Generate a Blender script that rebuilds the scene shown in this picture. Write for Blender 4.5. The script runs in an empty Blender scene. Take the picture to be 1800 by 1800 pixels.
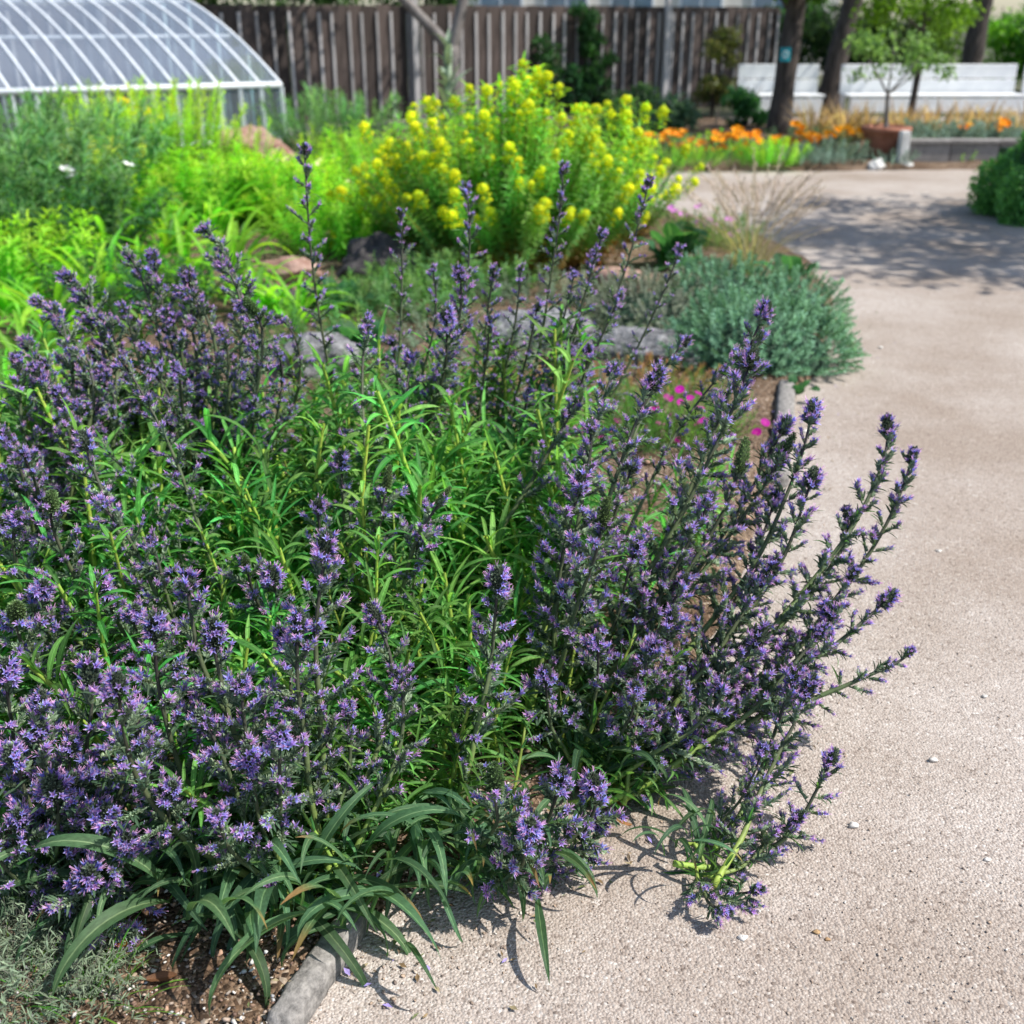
import bpy, math, random
import numpy as np
from mathutils import Vector, Matrix

R = random.Random(7)
NR = np.random.default_rng(11)
rad = math.radians
S = bpy.context.scene
COL = S.collection

# ------------------------------------------------------------------ camera, sky, sun, exposure
FPX, PITCH, CAMH = 1911.0, rad(24.5), 1.5
cd = bpy.data.cameras.new('camera')
cd.sensor_width = 36.0
cd.lens = 36.0 * FPX / 1800.0
cd.clip_start = 0.05
cd.clip_end = 600.0
cd.dof.use_dof = True
cd.dof.focus_distance = 2.02
cd.dof.aperture_fstop = 3.6
cam = bpy.data.objects.new('camera', cd)
COL.objects.link(cam)
cam.location = (0, 0, CAMH)
cam.rotation_euler = (math.pi / 2 - PITCH, 0, 0)
S.camera = cam

SUN_TO = Vector((0.97, -0.22, 0))
SUN_TO.normalize()
SUN_EL = rad(54)
sun_vec = Vector((SUN_TO.x * math.cos(SUN_EL), SUN_TO.y * math.cos(SUN_EL), math.sin(SUN_EL)))
W = bpy.data.worlds.new('World')
S.world = W
W.use_nodes = True
wn = W.node_tree
wn.nodes.clear()
sky = wn.nodes.new('ShaderNodeTexSky')
sky.sky_type = 'NISHITA'
sky.sun_disc = False
sky.sun_elevation = SUN_EL
sky.sun_rotation = math.atan2(SUN_TO.x, SUN_TO.y)
bg = wn.nodes.new('ShaderNodeBackground')
bg.inputs['Strength'].default_value = 0.135
wo = wn.nodes.new('ShaderNodeOutputWorld')
wn.links.new(sky.outputs[0], bg.inputs[0])
wn.links.new(bg.outputs[0], wo.inputs[0])
sl = bpy.data.lights.new('sun', 'SUN')
sl.energy = 5.0
sl.angle = rad(0.53)
sl.color = (1.0, 0.95, 0.87)
so = bpy.data.objects.new('sun', sl)
COL.objects.link(so)
so.rotation_euler = sun_vec.to_track_quat('Z', 'Y').to_euler()
so.location = (6, 0, 9)
S.view_settings.view_transform = 'Standard'
S.view_settings.look = 'None'
S.view_settings.exposure = 0.5
S.view_settings.gamma = 1.0
S.view_settings.use_curve_mapping = False
S.render.engine = 'CYCLES'
S.cycles.max_bounces = 8
S.cycles.transparent_max_bounces = 12


def ray(px, py):
    a, b = (px - 900) / FPX, (900 - py) / FPX
    return a, math.cos(PITCH) + b * math.sin(PITCH), -math.sin(PITCH) + b * math.cos(PITCH)


def gp(px, py, z=0.0):
    d = ray(px, py)
    t = (z - CAMH) / d[2]
    return Vector((d[0] * t, d[1] * t, z))


def at(px, py, Y):
    d = ray(px, py)
    t = Y / d[1]
    return Vector((d[0] * t, Y, CAMH + d[2] * t))


# ------------------------------------------------------------------ materials
def nmat(name):
    m = bpy.data.materials.new(name)
    m.use_nodes = True
    nt = m.node_tree
    nt.nodes.clear()
    out = nt.nodes.new('ShaderNodeOutputMaterial')
    return m, nt, out


def N(nt, t, **kw):
    n = nt.nodes.new(t)
    for k, v in kw.items():
        if k.startswith('i_'):
            n.inputs[k[2:].replace('_', ' ')].default_value = v
        else:
            setattr(n, k, v)
    return n


def plant_mat(name, transl=0.35, rough=0.5, spec=0.35, vary=0.35, hue=0.03, noise=40.0, boost=1.6, streak=1.0):
    """vertex colour 'Col' x per-object variation x fine mottling, with light coming through thin blades"""
    m, nt, out = nmat(name)
    L = nt.links
    at_ = N(nt, 'ShaderNodeAttribute', attribute_name='Col')
    oi = N(nt, 'ShaderNodeObjectInfo')
    hsv = N(nt, 'ShaderNodeHueSaturation')
    mr = N(nt, 'ShaderNodeMapRange')
    mr.inputs['To Min'].default_value = 1 - vary
    mr.inputs['To Max'].default_value = 1 + vary
    L.new(oi.outputs['Random'], mr.inputs['Value'])
    mul = N(nt, 'ShaderNodeMath', operation='MULTIPLY')
    mul.inputs[1].default_value = 7.31
    fr = N(nt, 'ShaderNodeMath', operation='FRACT')
    L.new(oi.outputs['Random'], mul.inputs[0])
    L.new(mul.outputs[0], fr.inputs[0])
    mh = N(nt, 'ShaderNodeMapRange')
    mh.inputs['To Min'].default_value = 0.5 - hue
    mh.inputs['To Max'].default_value = 0.5 + hue
    L.new(fr.outputs[0], mh.inputs['Value'])
    geo = N(nt, 'ShaderNodeTexCoord')
    nz = N(nt, 'ShaderNodeTexNoise')
    nz.inputs['Scale'].default_value = noise
    nz.inputs['Detail'].default_value = 3
    mpg = N(nt, 'ShaderNodeMapping')
    mpg.inputs['Scale'].default_value = (1.0 / streak, streak, 1.0)
    L.new(geo.outputs['Object'], mpg.inputs['Vector'])
    L.new(mpg.outputs[0], nz.inputs['Vector'])
    mn = N(nt, 'ShaderNodeMapRange')
    mn.inputs['From Min'].default_value = 0.3
    mn.inputs['From Max'].default_value = 0.7
    mn.inputs['To Min'].default_value = 0.78
    mn.inputs['To Max'].default_value = 1.22
    L.new(nz.outputs['Fac'], mn.inputs['Value'])
    vm = N(nt, 'ShaderNodeMath', operation='MULTIPLY')
    L.new(mr.outputs[0], vm.inputs[0])
    L.new(mn.outputs[0], vm.inputs[1])
    L.new(at_.outputs['Color'], hsv.inputs['Color'])
    L.new(mh.outputs[0], hsv.inputs['Hue'])
    L.new(vm.outputs[0], hsv.inputs['Value'])
    pb = N(nt, 'ShaderNodeBsdfPrincipled')
    pb.inputs['Roughness'].default_value = rough
    pb.inputs['Specular IOR Level'].default_value = spec
    L.new(hsv.outputs[0], pb.inputs['Base Color'])
    bmp = N(nt, 'ShaderNodeBump')
    bmp.inputs['Strength'].default_value = 0.25
    bmp.inputs['Distance'].default_value = 0.002
    L.new(nz.outputs['Fac'], bmp.inputs['Height'])
    L.new(bmp.outputs[0], pb.inputs['Normal'])
    if transl > 0:
        tr = N(nt, 'ShaderNodeBsdfTranslucent')
        g = N(nt, 'ShaderNodeMixRGB', blend_type='MULTIPLY')
        g.inputs['Fac'].default_value = 1
        g.inputs['Color2'].default_value = (boost, boost, boost * 0.55, 1)
        L.new(hsv.outputs[0], g.inputs['Color1'])
        L.new(g.outputs[0], tr.inputs['Color'])
        mx = N(nt, 'ShaderNodeMixShader')
        mx.inputs[0].default_value = transl
        L.new(pb.outputs[0], mx.inputs[1])
        L.new(tr.outputs[0], mx.inputs[2])
        L.new(mx.outputs[0], out.inputs[0])
    else:
        L.new(pb.outputs[0], out.inputs[0])
    return m


def petal_mat(name):
    m = plant_mat(name, 0.3, 0.6, 0.2, 0.18, 0.012, 90.0, 1.2)
    for n in m.node_tree.nodes:
        if n.type == 'MIX_RGB':
            n.inputs['Color2'].default_value = (1.2, 1.15, 1.25, 1)
    return m


def solid_mat(name, col, col2=None, scale=8.0, rough=0.7, bump=0.3, dist=0.01, spec=0.3, stretch=(1, 1, 1), vary=0.0, detail=6.0, metal=0.0):
    m, nt, out = nmat(name)
    L = nt.links
    tc = N(nt, 'ShaderNodeTexCoord')
    mp = N(nt, 'ShaderNodeMapping')
    mp.inputs['Scale'].default_value = stretch
    L.new(tc.outputs['Object'], mp.inputs['Vector'])
    nz = N(nt, 'ShaderNodeTexNoise')
    nz.inputs['Scale'].default_value = scale
    nz.inputs['Detail'].default_value = detail
    nz.inputs['Roughness'].default_value = 0.65
    L.new(mp.outputs[0], nz.inputs['Vector'])
    cr = N(nt, 'ShaderNodeValToRGB')
    cr.color_ramp.elements[0].position = 0.33
    cr.color_ramp.elements[1].position = 0.67
    cr.color_ramp.elements[0].color = (*col, 1)
    cr.color_ramp.elements[1].color = (*(col2 or col), 1)
    L.new(nz.outputs['Fac'], cr.inputs[0])
    src = cr.outputs[0]
    if vary:
        oi = N(nt, 'ShaderNodeObjectInfo')
        mr = N(nt, 'ShaderNodeMapRange')
        mr.inputs['To Min'].default_value = 1 - vary
        mr.inputs['To Max'].default_value = 1 + vary
        L.new(oi.outputs['Random'], mr.inputs['Value'])
        hs = N(nt, 'ShaderNodeHueSaturation')
        L.new(src, hs.inputs['Color'])
        L.new(mr.outputs[0], hs.inputs['Value'])
        src = hs.outputs[0]
    pb = N(nt, 'ShaderNodeBsdfPrincipled')
    pb.inputs['Roughness'].default_value = rough
    pb.inputs['Specular IOR Level'].default_value = spec
    pb.inputs['Metallic'].default_value = metal
    L.new(src, pb.inputs['Base Color'])
    if bump:
        b = N(nt, 'ShaderNodeBump')
        b.inputs['Strength'].default_value = bump
        b.inputs['Distance'].default_value = dist
        L.new(nz.outputs['Fac'], b.inputs['Height'])
        L.new(b.outputs[0], pb.inputs['Normal'])
    L.new(pb.outputs[0], out.inputs[0])
    return m


def grit_mat(name, ramp, patch_dark, grain=150.0, patch=1.3, bump=0.9, dist=0.004):
    """crushed grit: cells coloured one by one, finer sand between, slow patches of damp and dust"""
    m, nt, out = nmat(name)
    L = nt.links
    tc = N(nt, 'ShaderNodeTexCoord')
    v1 = N(nt, 'ShaderNodeTexVoronoi')
    v1.inputs['Scale'].default_value = grain
    v1.inputs['Randomness'].default_value = 1
    v2 = N(nt, 'ShaderNodeTexVoronoi')
    v2.inputs['Scale'].default_value = grain * 2.7
    n1 = N(nt, 'ShaderNodeTexNoise')
    n1.inputs['Scale'].default_value = patch
    n1.inputs['Detail'].default_value = 5
    n1.inputs['Roughness'].default_value = 0.6
    n2 = N(nt, 'ShaderNodeTexNoise')
    n2.inputs['Scale'].default_value = 38
    n2.inputs['Detail'].default_value = 5
    for n in (v1, v2, n1, n2):
        L.new(tc.outputs['Object'], n.inputs['Vector'])
    sep = N(nt, 'ShaderNodeSeparateColor')
    L.new(v1.outputs['Color'], sep.inputs[0])
    cr = N(nt, 'ShaderNodeValToRGB')
    els = cr.color_ramp.elements
    while len(els) < len(ramp):
        els.new(0.5)
    for e, (p, c) in zip(els, ramp):
        e.position = p
        e.color = (*c, 1)
    L.new(sep.outputs[0], cr.inputs[0])
    sep2 = N(nt, 'ShaderNodeSeparateColor')
    L.new(v2.outputs['Color'], sep2.inputs[0])
    cr2 = N(nt, 'ShaderNodeValToRGB')
    els = cr2.color_ramp.elements
    while len(els) < len(ramp):
        els.new(0.5)
    for e, (p, c) in zip(els, ramp):
        e.position = p
        e.color = (*c, 1)
    L.new(sep2.outputs[0], cr2.inputs[0])
    mx = N(nt, 'ShaderNodeMixRGB')
    mr0 = N(nt, 'ShaderNodeMapRange')
    mr0.inputs['From Min'].default_value = 0.42
    mr0.inputs['From Max'].default_value = 0.58
    L.new(n2.outputs['Fac'], mr0.inputs['Value'])
    L.new(mr0.outputs[0], mx.inputs['Fac'])
    L.new(cr.outputs[0], mx.inputs['Color1'])
    L.new(cr2.outputs[0], mx.inputs['Color2'])
    pm = N(nt, 'ShaderNodeMapRange')
    pm.inputs['From Min'].default_value = 0.42
    pm.inputs['From Max'].default_value = 0.62
    pm.inputs['To Min'].default_value = 0.0
    pm.inputs['To Max'].default_value = 1.0
    L.new(n1.outputs['Fac'], pm.inputs['Value'])
    mul = N(nt, 'ShaderNodeMixRGB', blend_type='MULTIPLY')
    mul.inputs['Color2'].default_value = (*patch_dark, 1)
    L.new(pm.outputs[0], mul.inputs['Fac'])
    L.new(mx.outputs[0], mul.inputs['Color1'])
    pb = N(nt, 'ShaderNodeBsdfPrincipled')
    pb.inputs['Roughness'].default_value = 0.9
    pb.inputs['Specular IOR Level'].default_value = 0.15
    L.new(mul.outputs[0], pb.inputs['Base Color'])
    inv = N(nt, 'ShaderNodeMath', operation='MULTIPLY_ADD')
    inv.inputs[1].default_value = -1.0
    inv.inputs[2].default_value = 1.0
    L.new(v1.outputs['Distance'], inv.inputs[0])
    ad = N(nt, 'ShaderNodeMath', operation='ADD')
    L.new(inv.outputs[0], ad.inputs[0])
    L.new(n2.outputs['Fac'], ad.inputs[1])
    b = N(nt, 'ShaderNodeBump')
    b.inputs['Strength'].default_value = bump
    b.inputs['Distance'].default_value = dist
    L.new(ad.outputs[0], b.inputs['Height'])
    L.new(b.outputs[0], pb.inputs['Normal'])
    L.new(pb.outputs[0], out.inputs[0])
    return m


def pane_mat(name, tint, clear, haze):
    m, nt, out = nmat(name)
    L = nt.links
    tb = N(nt, 'ShaderNodeBsdfTransparent')
    tb.inputs[0].default_value = (*tint, 1)
    df = N(nt, 'ShaderNodeBsdfDiffuse')
    df.inputs[0].default_value = (0.74, 0.82, 0.92, 1)
    gl = N(nt, 'ShaderNodeBsdfGlossy')
    gl.inputs['Roughness'].default_value = 0.08
    fr = N(nt, 'ShaderNodeFresnel')
    fr.inputs[0].default_value = 1.5
    nz = N(nt, 'ShaderNodeTexNoise')
    nz.inputs['Scale'].default_value = 2.5
    mr = N(nt, 'ShaderNodeMapRange')
    mr.inputs['To Min'].default_value = haze * 0.5
    mr.inputs['To Max'].default_value = haze * 1.5
    L.new(nz.outputs['Fac'], mr.inputs['Value'])
    m1 = N(nt, 'ShaderNodeMixShader')
    L.new(mr.outputs[0], m1.inputs[0])
    L.new(tb.outputs[0], m1.inputs[1])
    L.new(df.outputs[0], m1.inputs[2])
    m2 = N(nt, 'ShaderNodeMixShader')
    hf = N(nt, 'ShaderNodeMath', operation='MULTIPLY')
    hf.inputs[1].default_value = 0.45
    L.new(fr.outputs[0], hf.inputs[0])
    L.new(hf.outputs[0], m2.inputs[0])
    L.new(m1.outputs[0], m2.inputs[1])
    L.new(gl.outputs[0], m2.inputs[2])
    L.new(m2.outputs[0], out.inputs[0])
    return m


M = {}
M['leaf'] = plant_mat('leaf', 0.42, 0.56, 0.24, 0.40, 0.026, 38.0, 2.1, 2.4)
M['foliage'] = plant_mat('foliage', 0.48, 0.5, 0.28, 0.26, 0.025, 25.0, 2.1)
M['silver'] = plant_mat('silver_foliage', 0.25, 0.7, 0.2, 0.22, 0.015, 30.0, 1.3)
M['flower'] = petal_mat('flower')
M['stem'] = plant_mat('stem', 0.0, 0.55, 0.3, 0.2, 0.015, 60.0)
M['gravel'] = grit_mat('path_grit', [(0.0, (0.18, 0.147, 0.128)), (0.2, (0.32, 0.273, 0.241)), (0.55, (0.395, 0.345, 0.308)), (0.88, (0.46, 0.415, 0.376)), (1.0, (0.58, 0.55, 0.52))], (0.74, 0.69, 0.64), 180, 0.8, 0.8, 0.004)
M['soil'] = grit_mat('bed_soil', [(0.0, (0.035, 0.024, 0.017)), (0.3, (0.10, 0.066, 0.044)), (0.65, (0.20, 0.135, 0.09)), (0.9, (0.33, 0.24, 0.17)), (1.0, (0.55, 0.48, 0.40))], (0.55, 0.5, 0.46), 110, 2.2, 1.0, 0.008)
M['pebble'] = plant_mat('pebble', 0.0, 0.7, 0.35, 0.15, 0.01, 120.0)
M['rock'] = solid_mat('limestone', (0.06, 0.063, 0.07), (0.40, 0.40, 0.41), 16.0, 0.9, 1.0, 0.05, detail=12.0)
M['darkrock'] = solid_mat('dark_rock', (0.022, 0.021, 0.023), (0.085, 0.075, 0.075), 9.0, 0.85, 0.8, 0.03)
M['redrock'] = solid_mat('ruddy_rock', (0.20, 0.10, 0.07), (0.36, 0.25, 0.21), 9.0, 0.85, 0.8, 0.02)
M['edging'] = solid_mat('edging_stone', (0.10, 0.095, 0.09), (0.34, 0.32, 0.30), 60.0, 0.9, 1.0, 0.006, detail=10.0)
M['fencewood'] = solid_mat('fence_plank', (0.030, 0.022, 0.02), (0.10, 0.077, 0.07), 5.0, 0.8, 0.4, 0.004, stretch=(6, 6, 0.6), vary=0.45)
M['batten'] = solid_mat('fence_batten', (0.26, 0.25, 0.255), (0.46, 0.445, 0.45), 5.0, 0.75, 0.3, 0.003, stretch=(8, 8, 0.7), vary=0.38)
M['whitepaint'] = solid_mat('white_paint', (0.66, 0.68, 0.71), (0.80, 0.81, 0.82), 4.0, 0.5, 0.15, 0.002)
M['alu'] = solid_mat('white_frame', (0.55, 0.59, 0.64), (0.72, 0.75, 0.78), 3.0, 0.4, 0.0)
M['pane'] = pane_mat('vault_pane', (0.95, 0.97, 0.98), 0.5, 0.19)
M['sidepane'] = pane_mat('side_pane', (0.55, 0.72, 0.74), 0.5, 0.10)
M['bark'] = solid_mat('bark', (0.03, 0.024, 0.020), (0.11, 0.09, 0.08), 7.0, 0.9, 1.0, 0.03, stretch=(3, 3, 0.5))
M['greybark'] = solid_mat('grey_bark', (0.10, 0.088, 0.082), (0.23, 0.21, 0.20), 7.0, 0.9, 0.8, 0.02, stretch=(2, 2, 0.6))
M['terracotta'] = solid_mat('terracotta', (0.22, 0.085, 0.052), (0.36, 0.155, 0.10), 9.0, 0.8, 0.3, 0.004)
M['concrete'] = solid_mat('concrete', (0.15, 0.14, 0.135), (0.27, 0.255, 0.245), 6.0, 0.9, 0.5, 0.008)
M['whitestone'] = solid_mat('white_stone', (0.5, 0.49, 0.47), (0.78, 0.77, 0.75), 12.0, 0.8, 0.5, 0.01)
M['render'] = solid_mat('house_render', (0.60, 0.56, 0.50), (0.70, 0.66, 0.61), 1.5, 0.9, 0.1, 0.004)
M['rooftile'] = solid_mat('roof_tile', (0.16, 0.07, 0.05), (0.28, 0.13, 0.09), 4.0, 0.85, 0.3, 0.01)
M['glass'] = solid_mat('window_glass', (0.05, 0.09, 0.14), (0.16, 0.25, 0.35), 0.8, 0.08, 0.0, spec=0.8)
M['teal'] = solid_mat('teal_tag', (0.0, 0.20, 0.25), (0.0, 0.24, 0.29), 5.0, 0.4, 0.0)
M['tagwhite'] = solid_mat('tag_mark', (0.75, 0.78, 0.78), (0.8, 0.8, 0.8), 5.0, 0.5, 0.0)
M['roofdark'] = solid_mat('earth', (0.05, 0.06, 0.03), (0.09, 0.09, 0.05), 1.0, 0.95, 0.3, 0.02)


# ------------------------------------------------------------------ mesh helpers
def arr(x):
    return np.asarray(x, dtype=np.float64)


class MB:
    def __init__(s):
        s.v, s.f, s.c, s.n, s.m = [], [], [], 0, []

    def add(s, v, f, c, mi=0):
        v = arr(v)
        c = arr(c)
        if c.ndim == 1:
            c = np.tile(c, (len(v), 1))
        s.v.append(v)
        s.c.append(c)
        n = s.n
        s.f.extend([tuple(i + n for i in q) for q in f])
        s.m.extend([mi] * len(f))
        s.n += len(v)

    def build(s, name, mats, smooth=True):
        me = bpy.data.meshes.new(name)
        V = np.concatenate(s.v)
        me.from_pydata(V.tolist(), [], s.f)
        C = np.concatenate(s.c)
        at_ = me.color_attributes.new('Col', 'FLOAT_COLOR', 'POINT')
        at_.data.foreach_set('color', np.concatenate([C, np.ones((len(C), 1))], 1).astype(np.float32).ravel())
        for m in (mats if isinstance(mats, (list, tuple)) else [mats]):
            me.materials.append(m)
        if isinstance(mats, (list, tuple)) and len(mats) > 1:
            me.polygons.foreach_set('material_index', s.m)
        if smooth:
            me.polygons.foreach_set('use_smooth', [True] * len(s.f))
        me.update()
        return me


def frame(x, up=(0, 0, 1)):
    x = arr(x)
    x = x / max(np.linalg.norm(x), 1e-9)
    u = arr(up)
    y = np.cross(u, x)
    if np.linalg.norm(y) < 1e-5:
        y = np.cross(arr((0.3, 1, 0.1)), x)
    y /= np.linalg.norm(y)
    z = np.cross(x, y)
    return np.stack([x, y, z], 1)          # columns


def mat4(F, loc, s=1.0):
    m = Matrix.Identity(4)
    for i in range(3):
        for j in range(3):
            m[i][j] = float(F[i][j]) * s
        m[i][3] = float(loc[i])
    return m


def tube(mb, pts, radii, col, sides=6, mi=0, cap=True):
    pts = arr(pts)
    n = len(pts)
    T = np.gradient(pts, axis=0)
    V = []
    ref = arr((0.13, 0.21, 1.0)) if abs(T[0][2]) < 0.95 * np.linalg.norm(T[0]) else arr((1, 0.2, 0))
    for i in range(n):
        t = T[i] / max(np.linalg.norm(T[i]), 1e-9)
        a = np.cross(ref, t)
        a /= max(np.linalg.norm(a), 1e-9)
        b = np.cross(t, a)
        for k in range(sides):
            w = 2 * math.pi * k / sides
            V.append(pts[i] + radii[i] * (math.cos(w) * a + math.sin(w) * b))
    F = [(i * sides + k, i * sides + (k + 1) % sides, (i + 1) * sides + (k + 1) % sides, (i + 1) * sides + k) for i in range(n - 1) for k in range(sides)]
    if cap:
        F.append(tuple(range((n - 1) * sides, n * sides)))
        F.append(tuple(range(sides - 1, -1, -1)))
    c = arr(col)
    if c.ndim == 2:
        c = np.repeat(c, sides, axis=0)
    mb.add(V, F, c, mi)


def box(mb, lo, hi, col=(1, 1, 1), mi=0, M3=None, off=None):
    x0, y0, z0 = lo
    x1, y1, z1 = hi
    v = arr([(x0, y0, z0), (x1, y0, z0), (x1, y1, z0), (x0, y1, z0), (x0, y0, z1), (x1, y0, z1), (x1, y1, z1), (x0, y1, z1)])
    if M3 is not None:
        v = v @ arr(M3).T
    if off is not None:
        v = v + arr(off)
    mb.add(v, [(0, 3, 2, 1), (4, 5, 6, 7), (0, 1, 5, 4), (1, 2, 6, 5), (2, 3, 7, 6), (3, 0, 4, 7)], col, mi)


def bevel_box(name, size, bev, mat, seg=2):
    import bmesh
    bm = bmesh.new()
    bmesh.ops.create_cube(bm, size=1.0)
    for v in bm.verts:
        v.co = Vector((v.co.x * size[0], v.co.y * size[1], v.co.z * size[2]))
    bmesh.ops.bevel(bm, geom=bm.edges[:], offset=bev, segments=seg, affect='EDGES')
    me = bpy.data.meshes.new(name)
    bm.to_mesh(me)
    bm.free()
    me.materials.append(mat)
    return me


def ob(name, me, parent=None, loc=None, mat=None):
    o = bpy.data.objects.new(name, me)
    COL.objects.link(o)
    if parent is not None:
        o.parent = parent
    if mat is not None:
        o.matrix_basis = mat
    elif loc is not None:
        o.location = loc
    return o


def thing(name, label, cat, loc=(0, 0, 0), group=None, me=None):
    o = bpy.data.objects.new(name, me)
    COL.objects.link(o)
    o.location = loc
    if me is None:
        o.empty_display_size = 0.05
    o['label'] = label
    o['category'] = cat
    if group:
        o['group'] = group
    return o


def leaf_arrays(L, Wd, rows=8, arch=60, a0=0, fold=0.25, twist=0, wave=0.0, prof=None, base=(0.03, 0.1, 0.04), mid=None, edge=None, cols=5, tipcurl=0, side=0.0):
    """blade from the origin along +X, face up +Z, bending down by ARCH degrees along its length"""
    prof = prof or (lambda t: (t ** 0.45) * (1 - t) ** 0.62 * 1.62 if 0 < t < 1 else 0.0)
    us = [-1, -0.14, 0, 0.14, 1] if cols == 5 else ([-1, 0, 1] if cols == 3 else [-1, -0.5, -0.1, 0, 0.1, 0.5, 1])
    V, C, F = [], [], []
    x = z = y = 0.0
    a = rad(a0)
    base, mid, edge = arr(base), arr(mid if mid is not None else base), arr(edge if edge is not None else base)
    for i in range(rows + 1):
        t = i / rows
        w = Wd * 0.5 * max(prof(min(max(t, 0.02), 0.995)), 0.03)
        an = rad(a0) - rad(arch) * t ** 1.3 - rad(tipcurl) * max(0, t - 0.6) ** 2 * 6
        if i:
            x += L / rows * math.cos(an)
            z += L / rows * math.sin(an)
            y += side * L / rows * t
        tw = rad(twist) * t
        for u in us:
            h = -fold * w * (1 - abs(u)) * 1.0 + wave * w * math.sin(t * 11 + u * 2) * abs(u)
            py, pz = u * w, h
            py, pz = py * math.cos(tw) - pz * math.sin(tw), py * math.sin(tw) + pz * math.cos(tw)
            V.append((x - pz * math.sin(an), y + py, z + pz * math.cos(an)))
            au = abs(u)
            if au < 0.05:
                C.append(mid)
            elif au > 0.95:
                C.append(edge)
            else:
                C.append(base if au > 0.12 and cols != 5 else base * 0.75 + mid * 0.25)
    k = len(us)
    for i in range(rows):
        for j in range(k - 1):
            F.append((i * k + j, (i + 1) * k + j, (i + 1) * k + j + 1, i * k + j + 1))
    return arr(V), F, arr(C)


def leaf_mesh(name, mat, **kw):
    mb = MB()
    V, F, C = leaf_arrays(**kw)
    mb.add(V, F, C)
    return mb.build(name, mat)


def bez(p0, p1, p2, p3, n):
    t = np.linspace(0, 1, n)[:, None]
    p0, p1, p2, p3 = arr(p0), arr(p1), arr(p2), arr(p3)
    return (1 - t) ** 3 * p0 + 3 * (1 - t) ** 2 * t * p1 + 3 * (1 - t) * t * t * p2 + t ** 3 * p3


def rnd_dir(r=R):
    z = r.uniform(-1, 1)
    a = r.uniform(0, 2 * math.pi)
    k = math.sqrt(1 - z * z)
    return arr((k * math.cos(a), k * math.sin(a), z))


# ------------------------------------------------------------------ ground, path, beds
def poly_sd(P, poly):
    """signed distance to the polygon, positive inside"""
    poly = arr(poly)
    x, y = P[:, 0], P[:, 1]
    d = np.full(len(P), 1e9)
    ins = np.zeros(len(P), bool)
    n = len(poly)
    for i in range(n):
        a, b = poly[i], poly[(i + 1) % n]
        e = b - a
        w = P - a
        t = np.clip((w @ e) / (e @ e), 0, 1)
        d = np.minimum(d, np.linalg.norm(w - t[:, None] * e, axis=1))
        c = ((a[1] <= y) & (b[1] > y)) | ((b[1] <= y) & (a[1] > y))
        with np.errstate(divide='ignore', invalid='ignore'):
            xx = a[0] + (y - a[1]) / (b[1] - a[1]) * e[0]
        ins ^= c & (x < xx)
    return np.where(ins, d, -d)


def bumps(x, y, s, seed):
    r = np.random.default_rng(seed)
    z = 0
    for k in range(7):
        a = r.uniform(0, 2 * math.pi)
        f = s * r.uniform(0.6, 2.2)
        z = z + np.sin((x * math.cos(a) + y * math.sin(a)) * f + r.uniform(0, 6)) / 7
    return z


BED = [(-16, 0.35), (-0.75, 0.55), (-0.50, 1.0), (-0.36, 1.27), (-0.24, 1.52), (0.02, 1.80), (0.34, 2.15), (0.68, 2.85), (0.95, 3.6), (1.10, 4.19), (1.24, 4.55), (1.52, 5.1), (1.72, 5.7),
       (1.92, 6.6), (2.0, 7.4), (1.85, 8.4), (1.4, 9.3), (0.5, 10.2), (-1.2, 11.2), (-3, 12.6), (-6, 13.2), (-16, 13.2)]
FARBED = [(-3.2, 14.4), (-1.2, 13.2), (0.3, 12.3), (1.2, 12.08), (3.0, 12.1), (4.6, 12.15), (8, 12.3), (13, 13.2), (14, 16.4), (8.6, 16.7), (3.4, 17.0), (3.2, 19.6), (-3.0, 15.2)]


def bed(name, poly, res, lo, hi, height, seed, mat, ramp=0.10):
    nx, ny = int((hi[0] - lo[0]) / res), int((hi[1] - lo[1]) / res)
    gx, gy = np.meshgrid(np.linspace(lo[0], hi[0], nx), np.linspace(lo[1], hi[1], ny))
    P = np.stack([gx.ravel(), gy.ravel()], 1)
    sd = poly_sd(P, poly) + 0.035 * bumps(P[:, 0], P[:, 1], 9, seed + 3)
    k = np.clip(sd / ramp + 0.5, 0, 1)
    k = k * k * (3 - 2 * k)
    z = -0.03 + k * (height + 0.03) + k * (0.02 * bumps(P[:, 0], P[:, 1], 5, seed) + 0.012 * bumps(P[:, 0], P[:, 1], 16, seed + 1))
    keep = sd > -0.25
    idx = -np.ones(len(P), int)
    F = []
    kk = keep.reshape(ny, nx)
    cell = kk[:-1, :-1] & kk[1:, :-1] & kk[:-1, 1:] & kk[1:, 1:]
    for j, i in zip(*np.nonzero(cell)):
        a = j * nx + i
        F.append((a, a + 1, a + nx + 1, a + nx))
    used = np.unique(arr(F).astype(int).ravel())
    idx[used] = np.arange(len(used))
    F = idx[arr(F).astype(int)]
    mb = MB()
    mb.add(np.concatenate([P[used], z[used][:, None]], 1), [tuple(int(q) for q in r) for r in F], (1, 1, 1))
    o = ob(name, mb.build(name, mat))
    o['kind'] = 'structure'
    return o


mb = MB()
mb.add([(-200, -100, -0.01), (200, -100, -0.01), (200, 400, -0.01), (-200, 400, -0.01)], [(0, 1, 2, 3)], (1, 1, 1))
o = ob('ground', mb.build('ground', M['roofdark'], False))
o['kind'] = 'structure'
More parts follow.
